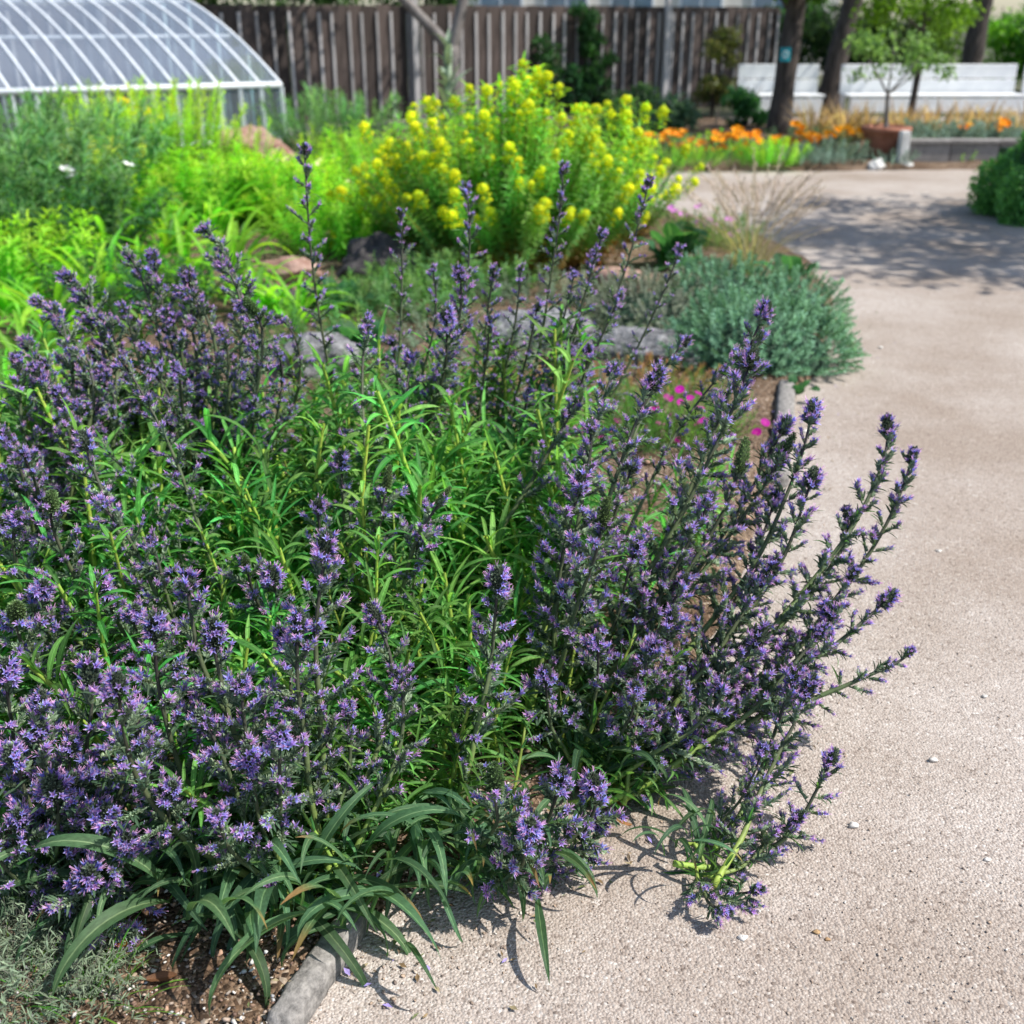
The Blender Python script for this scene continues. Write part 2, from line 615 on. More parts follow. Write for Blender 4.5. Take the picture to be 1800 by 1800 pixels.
# the path: a gently uneven sheet of compacted grit round the beds
gx, gy = np.meshgrid(np.linspace(-6, 12, 150), np.linspace(-1.5, 18.8, 170))
P = np.stack([gx.ravel(), gy.ravel()], 1)
mb = MB()
pz = 0.004 * bumps(P[:, 0], P[:, 1], 3.0, 5) + 0.002 * bumps(P[:, 0], P[:, 1], 8.0, 6)
mb.add(np.concatenate([P, pz[:, None]], 1), [(j * 150 + i, j * 150 + i + 1, (j + 1) * 150 + i + 1, (j + 1) * 150 + i) for j in range(169) for i in range(149)], (1, 1, 1))
o = ob('gravel_path', mb.build('gravel_path', M['gravel']))
o['kind'] = 'structure'
bed('planting_bed_ground', BED, 0.07, (-9, 0.3), (2.4, 13.3), 0.035, 21, M['soil'])
bed('far_bed_ground', FARBED, 0.16, (-3.4, 11.8), (14.2, 19.8), 0.06, 31, M['soil'])

# pebbles
OCT = arr([(1, 0, 0), (0.3, 0.95, 0.05), (-0.8, 0.6, 0), (-0.85, -0.55, 0), (0.35, -0.95, 0), (0.25, 0.1, 0.62), (-0.3, -0.1, 0.6), (0, 0, -0.6)])
OCTF = [(0, 1, 5), (1, 2, 6, 5), (2, 3, 6), (3, 4, 5, 6), (4, 0, 5), (1, 0, 7), (2, 1, 7), (3, 2, 7), (4, 3, 7), (0, 4, 7)]


def pebble_mass(name, label, pts, sizes, palette, kind='stuff'):
    mb = MB()
    for (x, y, z), s in zip(pts, sizes):
        F3 = frame(arr((R.uniform(-1, 1), R.uniform(-1, 1), R.uniform(-.25, .25))), (R.uniform(-.3, .3), R.uniform(-.3, .3), 1))
        v = (OCT * arr((s * R.uniform(.8, 1.4), s * R.uniform(.7, 1.0), s * R.uniform(.6, 1.0)))) * NR.uniform(.8, 1.2, (8, 1))
        c = arr(R.choice(palette)) * R.uniform(.7, 1.2)
        mb.add(v @ F3.T + arr((x, y, z + s * 0.15)), OCTF, c)
    o = ob(name, mb.build(name, M['pebble']))
    o['kind'] = 'stuff'
    o['label'] = label
    o['category'] = 'gravel'
    return o


pal_soil = [(0.62, 0.59, 0.54), (0.45, 0.36, 0.28), (0.30, 0.2, 0.13), (0.2, 0.13, 0.09), (0.12, 0.09, 0.07), (0.42, 0.42, 0.43), (0.40, 0.26, 0.17), (0.28, 0.24, 0.2)]
pal_path = [(0.42, 0.35, 0.29), (0.36, 0.28, 0.22), (0.52, 0.48, 0.43), (0.29, 0.22, 0.17), (0.2, 0.155, 0.13), (0.40, 0.30, 0.22)]
pts, sz = [], []
while len(pts) < 5200:
    x, y = R.uniform(-1.25, 0.35), R.uniform(1.0, 2.3)
    if x > -1.0 + 0 and y > 2.0 and R.random() < 0.7:
        continue
    if poly_sd(arr([(x, y)]), BED)[0] < R.uniform(-.02, .03):
        continue
    pts.append((x, y, 0.042))
    sz.append(min(0.009, 0.0018 + abs(R.gauss(0, 0.0022))))
for _ in range(900):
    x, y = R.uniform(-0.3, 1.4), R.uniform(2.6, 5.2)
    if poly_sd(arr([(x, y)]), BED)[0] > 0.02:
        pts.append((x, y, 0.045))
        sz.append(0.004 + abs(R.gauss(0, 0.006)))
pebble_mass('bed_gravel', 'mixed white and tan grit over the dark bed soil', pts, sz, pal_soil)
pts, sz = [], []
for _ in range(9000):
    x, y = R.uniform(-0.5, 1.9), 1.05 + 2.9 * R.random() ** 1.8
    if poly_sd(arr([(x, y)]), BED)[0] < 0.02:
        pts.append((x, y, 0.001))
        sz.append(0.0009 + abs(R.gauss(0, 0.0009)))
for _ in range(9000):
    x, y = R.uniform(-.55, 1.3), 1.0 + 2.6 * R.random() ** 1.6
    sd = poly_sd(arr([(x, y)]), BED)[0]
    if -.34 * R.random() ** .7 < sd < .02:
        pts.append((x, y, .001))
        sz.append(.0013 + abs(R.gauss(0, .0015)))
pebble_mass('path_grit', 'loose pale grit lying on the compacted path', pts, sz, pal_path)

# loose pale stones on the path
LOOSE = [(1650, 970, .008, 0, 'flat white stone on the open path beyond the leaning spikes'), (1640, 1337, .008, 0, 'white stone on the path level with the lowest arching spray tip'), (1500, 1452, .009, 0, 'long white stone on the path just past the arching spray'),
         (1305, 1650, .008, 0, 'pale stone on the path below the arching spray'), (1435, 1640, .006, 1, 'tan chip on the near path, larger of two'), (1454, 1652, .0045, 1, 'tan chip on the near path, smaller of two'),
         (1415, 760, .013, 0, 'white stone lying beside the far edging stone'), (1548, 612, .010, 0, 'white stone on the path across from the grey cushion plant'), (1735, 1512, .006, 0, 'narrow white stone nearest the picture edge on the path'), (1730, 1225, .006, 0, 'tiny white stone far out on the middle of the path')]
for i, (px, py, s, tan, lab) in enumerate(LOOSE):
    mb = MB()
    for q in range(1):
        V = []
        n1, n2 = 7, 5
        for a in range(n2 + 1):
            for b in range(n1):
                th, ph = math.pi * a / n2, 2 * math.pi * b / n1
                k = s * (1 + 0.22 * math.sin(3 * ph + i) + 0.12 * math.sin(5 * th + i * 2))
                V.append((k * 1.25 * math.sin(th) * math.cos(ph + i), k * .85 * math.sin(th) * math.sin(ph + i), k * .6 * math.cos(th)))
        F = [(a * n1 + b, (a + 1) * n1 + b, (a + 1) * n1 + (b + 1) % n1, a * n1 + (b + 1) % n1) for a in range(n2) for b in range(n1)]
        c = (0.34, 0.21, 0.11) if tan else (0.60, 0.57, 0.53)
        mb.add(V, F, c)
    g = gp(px, py)
    thing('pebble', lab, 'pebble', (g.x, g.y, s * 0.2 + .001), 'loose stones on the path', mb.build('pebble', M['pebble']))


mb = MB()
k = 0
while k < 700:
    x, y = R.uniform(-.6, 2.2), 1.05 + 6 * R.random() ** 1.6
    sd = poly_sd(arr([(x, y)]), BED)[0]
    if not (-.45 * R.random() ** 2 < sd < .06):
        continue
    k += 1
    l = R.uniform(.003, .011)
    f_ = frame(arr((R.uniform(-1, 1), R.uniform(-1, 1), R.uniform(-.1, .25))), (R.uniform(-.4, .4), R.uniform(-.4, .4), 1))
    zz = .046 if sd > .0 else .006
    mb.add(arr([(-l, 0, 0), (0, l * R.uniform(.2, .5), l * .2), (l, 0, 0), (0, -l * R.uniform(.2, .5), l * .1)]) @ f_.T + arr((x, y, zz)), [(0, 1, 2, 3)], arr(R.choice([(0.16, 0.10, 0.05), (0.25, 0.17, 0.09), (0.09, 0.06, 0.035), (0.3, 0.24, 0.14), (0.12, 0.14, 0.05), (0.3, 0.25, 0.55)])))
o = ob('leaf_litter', mb.build('leaf_litter', M['pebble'], False))
o['kind'] = 'stuff'
o['label'] = 'dry brown leaf scraps drifted along the bed edge'
o['category'] = 'litter'


# edging stones along the bed
def edging(name, p, q, w, h, label):
    p, q = arr(p), arr(q)
    d = q - p
    L = np.linalg.norm(d)
    me = None
    import bmesh
    bm = bmesh.new()
    bmesh.ops.create_grid(bm, x_segments=14, y_segments=8, size=0.5)
    mb = MB()
    n, m = 16, 10
    V, F = [], []
    r = random.Random(int(L * 1000))
    for i in range(n + 1):
        for j in range(m):
            a = 2 * math.pi * j / m
            ee = 1.0 if 0 < i < n else 0.82
            k = 1 + 0.05 * math.sin(i * 1.7 + j) + r.uniform(-.03, .03)
            sx, sz_ = math.copysign(abs(math.cos(a)) ** 0.4, math.cos(a)), math.copysign(abs(math.sin(a)) ** 0.4, math.sin(a))
            V.append(((i / n - 0.5) * L, sx * w / 2 * k * ee, sz_ * h / 2 * k * ee))
    for i in range(n):
        for j in range(m):
            F.append((i * m + j, i * m + (j + 1) % m, (i + 1) * m + (j + 1) % m, (i + 1) * m + j))
    F += [tuple(range(m - 1, -1, -1)), tuple(range(n * m, n * m + m))]
    mb.add(V, F, (1, 1, 1))
    bm.free()
    o = thing(name, label, 'edging stone', ((p[0] + q[0]) / 2, (p[1] + q[1]) / 2, h * 0.18), 'edging stones along the bed', mb.build(name, M['edging']))
    o.rotation_euler = (0, 0, math.atan2(d[1], d[0]))
    return o


edging('edging_stone', (-0.375, 1.235), (-0.275, 1.50), 0.052, 0.075, 'long grey edging stone under the drooping leaves at the front corner')
edging('edging_stone', (1.075, 4.05), (1.20, 4.55), 0.075, 0.10, 'weathered grey edging stone below the grey-green cushion beside the path')
edging('edging_stone', (0.93, 3.5), (1.06, 4.02), 0.075, 0.10, 'grey edging stone half hidden behind the leaning flower spikes')


# ------------------------------------------------------------------ rocks
def rock(px, py, size, label, mat, seed, name='rock', rot=0.0, sink=0.25):
    from mathutils import noise
    r = np.random.default_rng(seed)
    n1, n2 = 56, 34
    V, F = [], []
    dirs = r.normal(size=(16, 3))
    dirs /= np.linalg.norm(dirs, axis=1)[:, None]
    cut = r.uniform(0.62, 0.95, 16)
    off = Vector(r.uniform(-20, 20, 3))
    for a in range(n2 + 1):
        for b in range(n1):
            th, ph = math.pi * a / n2, 2 * math.pi * b / n1
            d = arr((math.sin(th) * math.cos(ph), math.sin(th) * math.sin(ph), math.cos(th)))
            k = 1.0
            for q, c in zip(dirs, cut):
                dt = d @ q
                if dt > 1e-3:
                    k = min(k, c / dt)
            dv = Vector(d)
            k *= 1 + 0.16 * noise.fractal(dv * 2.2 + off, 1.0, 2.1, 5) - 0.10 * abs(noise.noise(dv * 5.0 + off)) ** .6 - 0.05 * abs(noise.noise(dv * 12.0 + off))
            V.append(d * k)
    for a in range(n2):
        for b in range(n1):
            F.append((a * n1 + b, (a + 1) * n1 + b, (a + 1) * n1 + (b + 1) % n1, a * n1 + (b + 1) % n1))
    mb = MB()
    mb.add(arr(V) * arr(size), F, (1, 1, 1))
    g = gp(px, py)
    o = thing(name, label, 'rock', (g.x, g.y, size[2] * (1 - 2 * sink) * 0.9), 'rocks among the plants', mb.build(name, mat))
    o.rotation_euler = (0, 0, rot)
    return o


rock(960, 610, (0.34, 0.22, 0.16), 'broad pale grey limestone rock behind the central flower spikes', M['rock'], 3, rot=0.2)
rock(1120, 640, (0.36, 0.17, 0.12), 'grey pitted rock in front of the pale silvery cushion plant', M['rock'], 5, rot=-0.25)
rock(1210, 648, (0.14, 0.12, 0.10), 'small rounded grey rock at the edge of the grey-green cushion', M['rock'], 8)
rock(570, 660, (0.24, 0.2, 0.15), 'grey rock half hidden behind the tall flower spike', M['rock'], 11, rot=0.6)
rock(665, 490, (0.30, 0.22, 0.20), 'dark rock in deep shade beside the yellow spurge', M['darkrock'], 14)
rock(500, 500, (0.26, 0.2, 0.13), 'reddish brown rock among the bright green leaves', M['redrock'], 17)
rock(470, 545, (0.20, 0.15, 0.11), 'knobbly grey brown rock below the reddish rock', M['darkrock'], 19)
rock(1085, 520, (0.22, 0.16, 0.14), 'pale pinkish rock beneath the base of the spurge', M['redrock'], 23)
rock(440, 310, (0.45, 0.35, 0.35), 'pink brick coloured rock among pale poppies by the glasshouse', M['redrock'], 27)


# ------------------------------------------------------------------ bugloss: shared pieces
GREY = arr((0.20, 0.27, 0.175))
DARKBUD = arr((0.028, 0.040, 0.030))


def add_calyx(mb, p, d, l, col, lobes=4, spread=0.3, w=0.2):
    F3 = frame(d, rnd_dir())
    for k in range(lobes):
        a = 2 * math.pi * k / lobes + R.uniform(-.3, .3)
        o = arr((0, math.cos(a), math.sin(a)))
        s = arr((0, -math.sin(a), math.cos(a)))
        ll = l * R.uniform(.8, 1.15)
        v = arr([(0, 0, 0), arr((ll * .5, 0, 0)) + o * ll * spread * .75 + s * ll * w, arr((ll, 0, 0)) + o * ll * spread * .9, arr((ll * .5, 0, 0)) + o * ll * spread * .75 - s * ll * w])
        c = arr([col * 0.6, col, col * 1.6 + 0.02, col])
        mb.add(v @ F3.T + p, [(0, 1, 2, 3)], c, 0)


def add_flower(mb, p, d, s, blue):
    F3 = frame(d, rnd_dir())
    n = 5
    c_in = arr((0.30, 0.15, 0.44)) * (1 - blue) + arr((0.15, 0.17, 0.56)) * blue
    c_tip = arr((0.74, 0.50, 0.76)) * (1 - blue) + arr((0.45, 0.49, 0.85)) * blue
    c_base = arr((0.44, 0.17, 0.42)) * (1 - blue) + arr((0.2, 0.18, 0.52)) * blue
    V, C = [], []
    for k in range(n):
        a = 2 * math.pi * k / n
        V.append((0.0, .0012 * math.cos(a), .0012 * math.sin(a)))
        C.append(c_base)
    for k in range(n):
        a = 2 * math.pi * k / n
        V.append((.0078, .0036 * math.cos(a), .0036 * math.sin(a)))
        C.append(c_in)
    for k in range(n):
        a = 2 * math.pi * (k + .5) / n
        q = 1 + 0.25 * math.cos(a)
        V.append((.0115 + .003 * math.cos(a), .0082 * q * math.cos(a), .0082 * q * math.sin(a)))
        C.append(c_tip * R.uniform(.8, 1.2))
    F = [(k, (k + 1) % n, n + (k + 1) % n, n + k) for k in range(n)] + [(n + k, n + (k + 1) % n, 2 * n + k) for k in range(n)]
    mb.add(arr(V) * s @ F3.T + p, F, arr(C), 1)
    for k in range(4):
        a = R.uniform(0, 2 * math.pi)
        r0 = .0042 * R.uniform(.6, 1.3)
        e = arr((.019 * R.uniform(.85, 1.15), r0 * math.cos(a), r0 * math.sin(a)))
        sd = arr((0, -math.sin(a), math.cos(a))) * .00034
        v = arr([(.004, 0, 0) - sd, (.004, 0, 0) + sd, e + sd * 1.2, e - sd * 1.2])
        mb.add(v * s @ F3.T + p, [(0, 1, 2, 3)], arr([(.55, .24, .50), (.55, .24, .50), (.78, .46, .70), (.78, .46, .70)]), 1)


def small_leaf(mb, p, d, l, w, col, arch=35, rows=4, mi=0, up=(0, 0, 1)):
    V, F, C = leaf_arrays(l, w, rows, arch, 0, 0.3, R.uniform(-25, 25), 0, None, col, arr(col) * 1.35, arr(col) * 1.1, 3)
    mb.add(V @ frame(d, up).T + p, F, C, mi)


def spray_mesh(i, L, ncal, pflower, blue, leafy):
    mb = MB()
    t = np.linspace(0, 1, 6)
    cz = R.uniform(.05, .28)
    yy = R.uniform(-.15, .15)
    path = np.stack([t * L, yy * L * t * t, cz * L * t * t], 1)
    tube(mb, path, [.0017 * (1 - .45 * q) for q in t], GREY * 0.8, 4, 0)
    for k in range(ncal):
        s = 0.22 + 0.78 * (k + R.uniform(0, .6)) / ncal
        s = min(s, 1.0)
        p = arr((s * L, yy * L * s * s, cz * L * s * s))
        sd = 1 if k % 2 else -1
        d = arr((0.35 + 0.75 * s + R.uniform(-.3, .3), sd * R.uniform(.25, .9), R.uniform(.15, .95)))
        d /= np.linalg.norm(d)
        col = GREY * R.uniform(.75, 1.25)
        l = R.uniform(.008, .012) * (1.0 if s < .85 else .8)
        add_calyx(mb, p, d, l, col)
        if s > 0.55 and R.random() < pflower or s > .3 and R.random() < pflower * .25:
            add_flower(mb, p + d * .003, d, R.uniform(.62, .88), min(1, max(0, R.gauss(blue, .28))))
    for k in range(leafy):
        s = R.uniform(.05, .75)
        p = arr((s * L, 0, cz * L * s * s))
        small_leaf(mb, p, (R.uniform(.2, 1), R.uniform(-1, 1), R.uniform(-.2, .6)), R.uniform(.014, .03), R.uniform(.0035, .006), (0.045, 0.085, 0.045))
    return mb.build('flower_spray', [M['silver'], M['flower']])


SPRAY_TOP = [spray_mesh(i, R.uniform(.022, .034), R.randint(11, 14), .50, .70, 4) for i in range(8)]
SPRAY_MID = [spray_mesh(i, R.uniform(.038, .060), R.randint(19, 25), .33, .62, 8) for i in range(10)]
SPRAY_LOW = [spray_mesh(i, R.uniform(.06, .10), R.randint(28, 38), .20, .55, 13) for i in range(10)]
SPRAY_THIN = [spray_mesh(i, R.uniform(.035, .06), R.randint(10, 14), .36, .64, 5) for i in range(8)]


def head_mesh(i, L, rr, nb, nf, green=False):
    mb = MB()
    base = arr((0.085, 0.14, 0.055)) if green else arr((0.07, 0.095, 0.068))
    V = []
    n1, n2 = 8, 7
    for a in range(n2 + 1):
        t = a / n2
        r_ = rr * .55 * math.sin(math.pi * (0.12 + .86 * t)) ** .7
        for b in range(n1):
            w = 2 * math.pi * b / n1
            V.append((t * L, r_ * math.cos(w), r_ * math.sin(w)))
    F = [(a * n1 + b, a * n1 + (b + 1) % n1, (a + 1) * n1 + (b + 1) % n1, (a + 1) * n1 + b) for a in range(n2) for b in range(n1)]
    mb.add(V, F, base * .6, 0)
    for k in range(nb):
        t = (k + .5) / nb
        w = k * 2.39996
        r_ = rr * .52 * math.sin(math.pi * (0.12 + .86 * t)) ** .7
        p = arr((t * L, r_ * math.cos(w), r_ * math.sin(w)))
        d = arr((.25 + 1.1 * t, math.cos(w), math.sin(w)))
        d /= np.linalg.norm(d)
        add_calyx(mb, p, d, R.uniform(.007, .011) * (1.2 - .5 * t) * (1 if not green else .95), base * R.uniform(.8, 1.7), 4, .34, .24)
    for k in range(nf):
        t = R.uniform(0, .9)
        w = R.uniform(0, 2 * math.pi)
        r_ = rr * .72 * math.sin(math.pi * (0.2 + .72 * t)) ** .6
        p = arr((t * L, r_ * math.cos(w), r_ * math.sin(w)))
        d = arr((.45 + .8 * t + R.uniform(-.3, .3), math.cos(w), math.sin(w)))
        d /= np.linalg.norm(d)
        add_flower(mb, p, d, R.uniform(.70, .95), min(1, max(0, R.gauss(.7, .25))))
    return mb.build('bud_head' if green else 'flower_head', [M['silver'], M['flower']])


HEADS = [head_mesh(i, R.uniform(.035, .055), R.uniform(.014, .019), R.randint(60, 80), R.randint(22, 32)) for i in range(7)]
HEADS_SMALL = [head_mesh(i, R.uniform(.026, .036), R.uniform(.010, .013), R.randint(30, 40), R.randint(11, 17)) for i in range(6)]
BUDS = [head_mesh(i, R.uniform(.05, .08), R.uniform(.015, .019), 90, R.randint(0, 3), True) for i in range(3)]

LB, LM, LE = (0.022, 0.080, 0.033), (0.19, 0.31, 0.15), (0.055, 0.13, 0.06)
def basal_mesh(i):
    mb = MB()
    V, F, C = leaf_arrays(1.0, R.uniform(.075, .125), 13, R.uniform(45, 150), R.uniform(5, 45), R.uniform(.1, .4), R.uniform(-60, 60), R.uniform(.03, .16), lambda t: (min(1, .35 + t * 1.6)) * (1 - t ** 2.6) ** .8,
                          LB, LM, LE, 5, R.uniform(0, 40), R.uniform(-.3, .3))
    q = np.linspace(0, 1, 14).repeat(5)[:, None]
    if i % 6 == 0:
        k = np.clip((q - R.uniform(.72, .88)) / .15, 0, 1)
        C = C * (1 - k) + arr((0.22, 0.15, 0.055)) * k
    mb.add(V, F, C)
    return mb.build('leaf', M['leaf'])


BASAL = [basal_mesh(i) for i in range(24)]
SB, SM = (0.050, 0.155, 0.036), (0.18, 0.33, 0.10)
SLEAF = [leaf_mesh('leaf', M['leaf'], L=1.0, Wd=R.uniform(.10, .15), rows=8, arch=R.uniform(25, 105), a0=R.uniform(0, 30), fold=R.uniform(.1, .5), twist=R.uniform(-55, 55), wave=0.05, base=SB, mid=SM, edge=(0.05, 0.14, 0.05), side=R.uniform(-.2, .2),
                 prof=lambda t: (min(1, .3 + t * 1.8)) * (1 - t ** 2.4) ** .85) for i in range(12)]

STEM_LOW, STEM_MID, STEM_TOP = arr((0.23, 0.34, 0.055)), arr((0.12, 0.17, 0.065)), arr((0.040, 0.032, 0.036))
GOLD = 2.39996


class Plant:
    def __init__(s, label, px, py):
        g = gp(px, py)
        s.loc = g
        s.root = thing('bugloss_plant', label, 'plant', (g.x, g.y, 0.03), 'blue flowered bugloss plants')
        PLANTS.append(s)

    def local(s, p):
        return arr(p) - arr((s.loc.x, s.loc.y, 0.03))

    def basal(s, n, lo=.16, hi=.26, az=None, lift=(8, 50), spread=.05):
        for k in range(n):
            a = R.uniform(*az) if az else k * GOLD + R.uniform(-.4, .4)
            e = rad(R.uniform(*lift))
            d = arr((math.cos(a) * math.cos(e), math.sin(a) * math.cos(e), math.sin(e)))
            L = R.uniform(lo, hi)
            off = arr((math.cos(a), math.sin(a), 0)) * R.uniform(.0, .04) + arr((R.uniform(-spread, spread), R.uniform(-.6, .6) * spread, R.uniform(0, .09)))
            ob('leaf', R.choice(BASAL), s.root, mat=mat4(frame(d, (R.uniform(-.25, .25), R.uniform(-.25, .25), 1)), off, L))

    def leafy_shoot(s, h, lean, nl, lmax=.11, base=None, stemcol=None):
        b = base if base is not None else arr((R.uniform(-.1, .1), R.uniform(-.1, .1), 0))
        tip = b + arr((lean[0], lean[1], h))
        pts = bez(b, b + arr((lean[0] * .1, lean[1] * .1, h * .4)), tip - arr((lean[0] * .3, lean[1] * .3, h * .3)), tip, 10)
        mb = MB()
        c = [STEM_LOW * (1 - .3 * t) for t in np.linspace(0, 1, 10)]
        tube(mb, pts - b, np.linspace(.0052, .0022, 10), arr(c), 6)
        st = ob('leafy_stem', mb.build('leafy_stem', M['stem']), s.root, loc=Vector(b))
        for k in range(nl):
            t = 0.06 + .94 * (k + R.uniform(0, .7)) / nl
            t = min(t, .995)
            i = min(int(t * 9), 8)
            p = pts[i] + (pts[i + 1] - pts[i]) * (t * 9 - i) - b
            T = pts[i + 1] - pts[i]
            T /= np.linalg.norm(T)
            FF = frame(T)
            a = k * GOLD + R.uniform(-.3, .3)
            out = FF[:, 1] * math.cos(a) + FF[:, 2] * math.sin(a)
            e = rad(R.uniform(20, 55) + 25 * t)
            d = out * math.cos(e) + T * math.sin(e)
            L = lmax * R.uniform(.6, 1.1) * (1 - .45 * t)
            ob('leaf', R.choice(SLEAF), st, mat=mat4(frame(d, T), p, L))

    def stem(s, tip, Y, mid=None, base=None, infl=.55, fat=1.0, style='full', bud=False, leaves=14, lmax=.10, twin=1):
        infl = min(.93, infl * 1.22)
        s.grow(tip, Y, mid, base, infl, fat, style, bud, leaves, lmax)
        if twin and not bud and mid is not None and R.random() < .58:
            dx, dy = R.choice((-1, 1)) * R.uniform(28, 75), R.uniform(35, 150)
            dY = R.uniform(-.16, .10)
            s.grow((tip[0] + dx, tip[1] + dy), Y + dY, (mid[0] + dx * .55, mid[1] + dy * .6), base, infl * R.uniform(.8, 1), fat * R.uniform(.85, 1), style, R.random() < .12, max(6, leaves - 4), lmax)

    def grow(s, tip, Y, mid=None, base=None, infl=.55, fat=1.0, style='full', bud=False, leaves=14, lmax=.10, head=None, bow=0.0):
        """one flowering stem: tip pixel at distance Y, optional pixel the stem passes on its way down"""
        P3 = arr(at(tip[0], tip[1], Y))
        if base is None:
            b = arr((s.loc.x, s.loc.y, 0.03)) + arr((R.uniform(-.07, .07), R.uniform(-.07, .07), 0))
        else:
            g = gp(*base)
            b = arr((g.x, g.y, .03))
        Lh = np.linalg.norm(P3 - b)
        if mid is not None:
            Ym = b[1] * .42 + Y * .58
            Mp = arr(at(mid[0], mid[1], Ym))
            C = 2 * Mp - .5 * (b + P3)
            P1, P2 = b + (C - b) * 2 / 3, P3 + (C - P3) * 2 / 3
        else:
            ln = P3 - b
            P1 = b + arr((ln[0] * .12, ln[1] * .12, ln[2] * .38))
            P2 = b + arr((ln[0] * (.55 + bow), ln[1] * .55, ln[2] * .72))
        n = 26
        pts = bez(b, P1, P2, P3, n)
        wob = arr([NR.uniform(-1, 1, 3) for _ in range(5)])
        tt = np.linspace(0, 1, n)
        for k in range(5):
            pts += (np.sin(tt * math.pi * (k + 2)) * (.006 / (k + 1)))[:, None] * wob[k]
        cols = arr([STEM_LOW * max(0, 1 - 2.2 * t) + STEM_MID * (1 - abs(2 * t - .9)) * (1 if abs(2 * t - .9) < 1 else 0) + STEM_TOP * max(0, 2 * t - .9) for t in tt])
        cols = np.clip(cols, .015, 1)
        seg = np.linalg.norm(np.diff(pts, axis=0), axis=1)
        cum = np.concatenate([[0], np.cumsum(seg)])
        TL = cum[-1]
        mb = MB()
        tube(mb, pts - b, np.linspace(.0088 * min(1, .3 + TL), .0026, n) * (.75 + .25 * fat) * (.8 if style == 'thin' else 1), cols, 7)
        st = ob('flower_stem', mb.build('flower_stem', M['stem']), s.root, loc=Vector(s.local(b)))

        def where(l):
            i = min(max(int(np.searchsorted(cum, l)) - 1, 0), n - 2)
            q = (l - cum[i]) / max(seg[i], 1e-6)
            T = pts[i + 1] - pts[i]
            return pts[i] + (pts[i + 1] - pts[i]) * q - b, T / np.linalg.norm(T)

        # the tip
        p, T = where(TL * .999)
        hm = head or (R.choice(BUDS) if bud else R.choice(HEADS if style != 'thin' else HEADS_SMALL))
        ob('bud_head' if bud else 'flower_head', hm, st, mat=mat4(frame(T, rnd_dir()), p - T * .012, fat * R.uniform(.62, 1.05)))
        # sprays
        l = TL - .016
        k = R.randint(0, 5)
        lend = TL * (1 - infl)
        while l > lend:
            f = (TL - l) / max(TL - lend, 1e-6)
            p, T = where(l)
            FF = frame(T)
            a = k * GOLD + R.uniform(-.35, .35)
            out = FF[:, 1] * math.cos(a) + FF[:, 2] * math.sin(a)
            e = rad(R.uniform(10, 42) + (18 if f < .2 else 0))
            d = out * math.cos(e) + T * math.sin(e)
            if style == 'thin':
                src = SPRAY_TOP if f < .22 else SPRAY_THIN
                step = R.uniform(.013, .022)
            else:
                src = SPRAY_TOP if f < .16 else (SPRAY_MID if f < .55 else R.choice((SPRAY_MID, SPRAY_LOW, SPRAY_LOW)))
                step = R.uniform(.0115, .0165) + .006 * f
            ob('flower_spray', R.choice(src), st, mat=mat4(frame(d, T), p, fat * R.uniform(.8, 1.2)))
            if R.random() < .35 and f > .15:
                ob('leaf', R.choice(SLEAF), st, mat=mat4(frame(out * .8 + T * R.uniform(-.1, .6), T), p, R.uniform(.03, .06)))
            l -= step
            k += 1
        for q in range(leaves):
            lq = lend * (1.05 - (q + R.uniform(0, .8)) / leaves)
            if lq < .01:
                continue
            p, T = where(lq)
            FF = frame(T)
            a = (k + q) * GOLD + R.uniform(-.3, .3)
            out = FF[:, 1] * math.cos(a) + FF[:, 2] * math.sin(a)
            e = rad(R.uniform(5, 45))
            d = out * math.cos(e) + T * math.sin(e)
            ob('leaf', R.choice(SLEAF), st, mat=mat4(frame(d, T), p, lmax * R.uniform(.7, 1.25) * (1.25 - .55 * lq / max(lend, .01))))


# leafy shoots without flowers, too many and too tangled to tell apart
def filler_mesh(i):
    mb = MB()
    h = 1.0
    t = np.linspace(0, 1, 7)
    dx, dy = R.uniform(-.25, .25), R.uniform(-.25, .25)
    pts = np.stack([dx * t * t, dy * t * t, h * t], 1)
    tube(mb, pts, .021 * (1 - .5 * t), arr(STEM_LOW) * R.uniform(.9, 1.4), 6, 1, False)
    nl = 40
    for k in range(nl):
        q = .02 + .97 * (k + R.random()) / nl
        p_ = arr((dx * q * q, dy * q * q, h * q))
        a = k * GOLD + R.uniform(-.35, .35)
        e = rad(R.uniform(5, 50) + 25 * q)
        d = arr((math.cos(a) * math.cos(e), math.sin(a) * math.cos(e), math.sin(e)))
        c = arr(SB) * R.uniform(.6, 1.75) * arr((R.uniform(.9, 1.4), 1, .9))
        V, F, C = leaf_arrays(R.uniform(.30, .70) * (1 - .4 * q), R.uniform(.030, .056) * (1 - .25 * q), 7, R.uniform(20, 120), R.uniform(-5, 20), R.uniform(.1, .5), R.uniform(-50, 50), .05, lambda t: (min(1, .35 + t * 1.8)) * (1 - t ** 2.4) ** .85, c, c * 2.6, c * 1.3, 5, side=R.uniform(-.25, .25))
        mb.add(V @ frame(d).T + p_, F, C, 0)
    return mb.build('leafy_shoots', [M['leaf'], M['stem']])


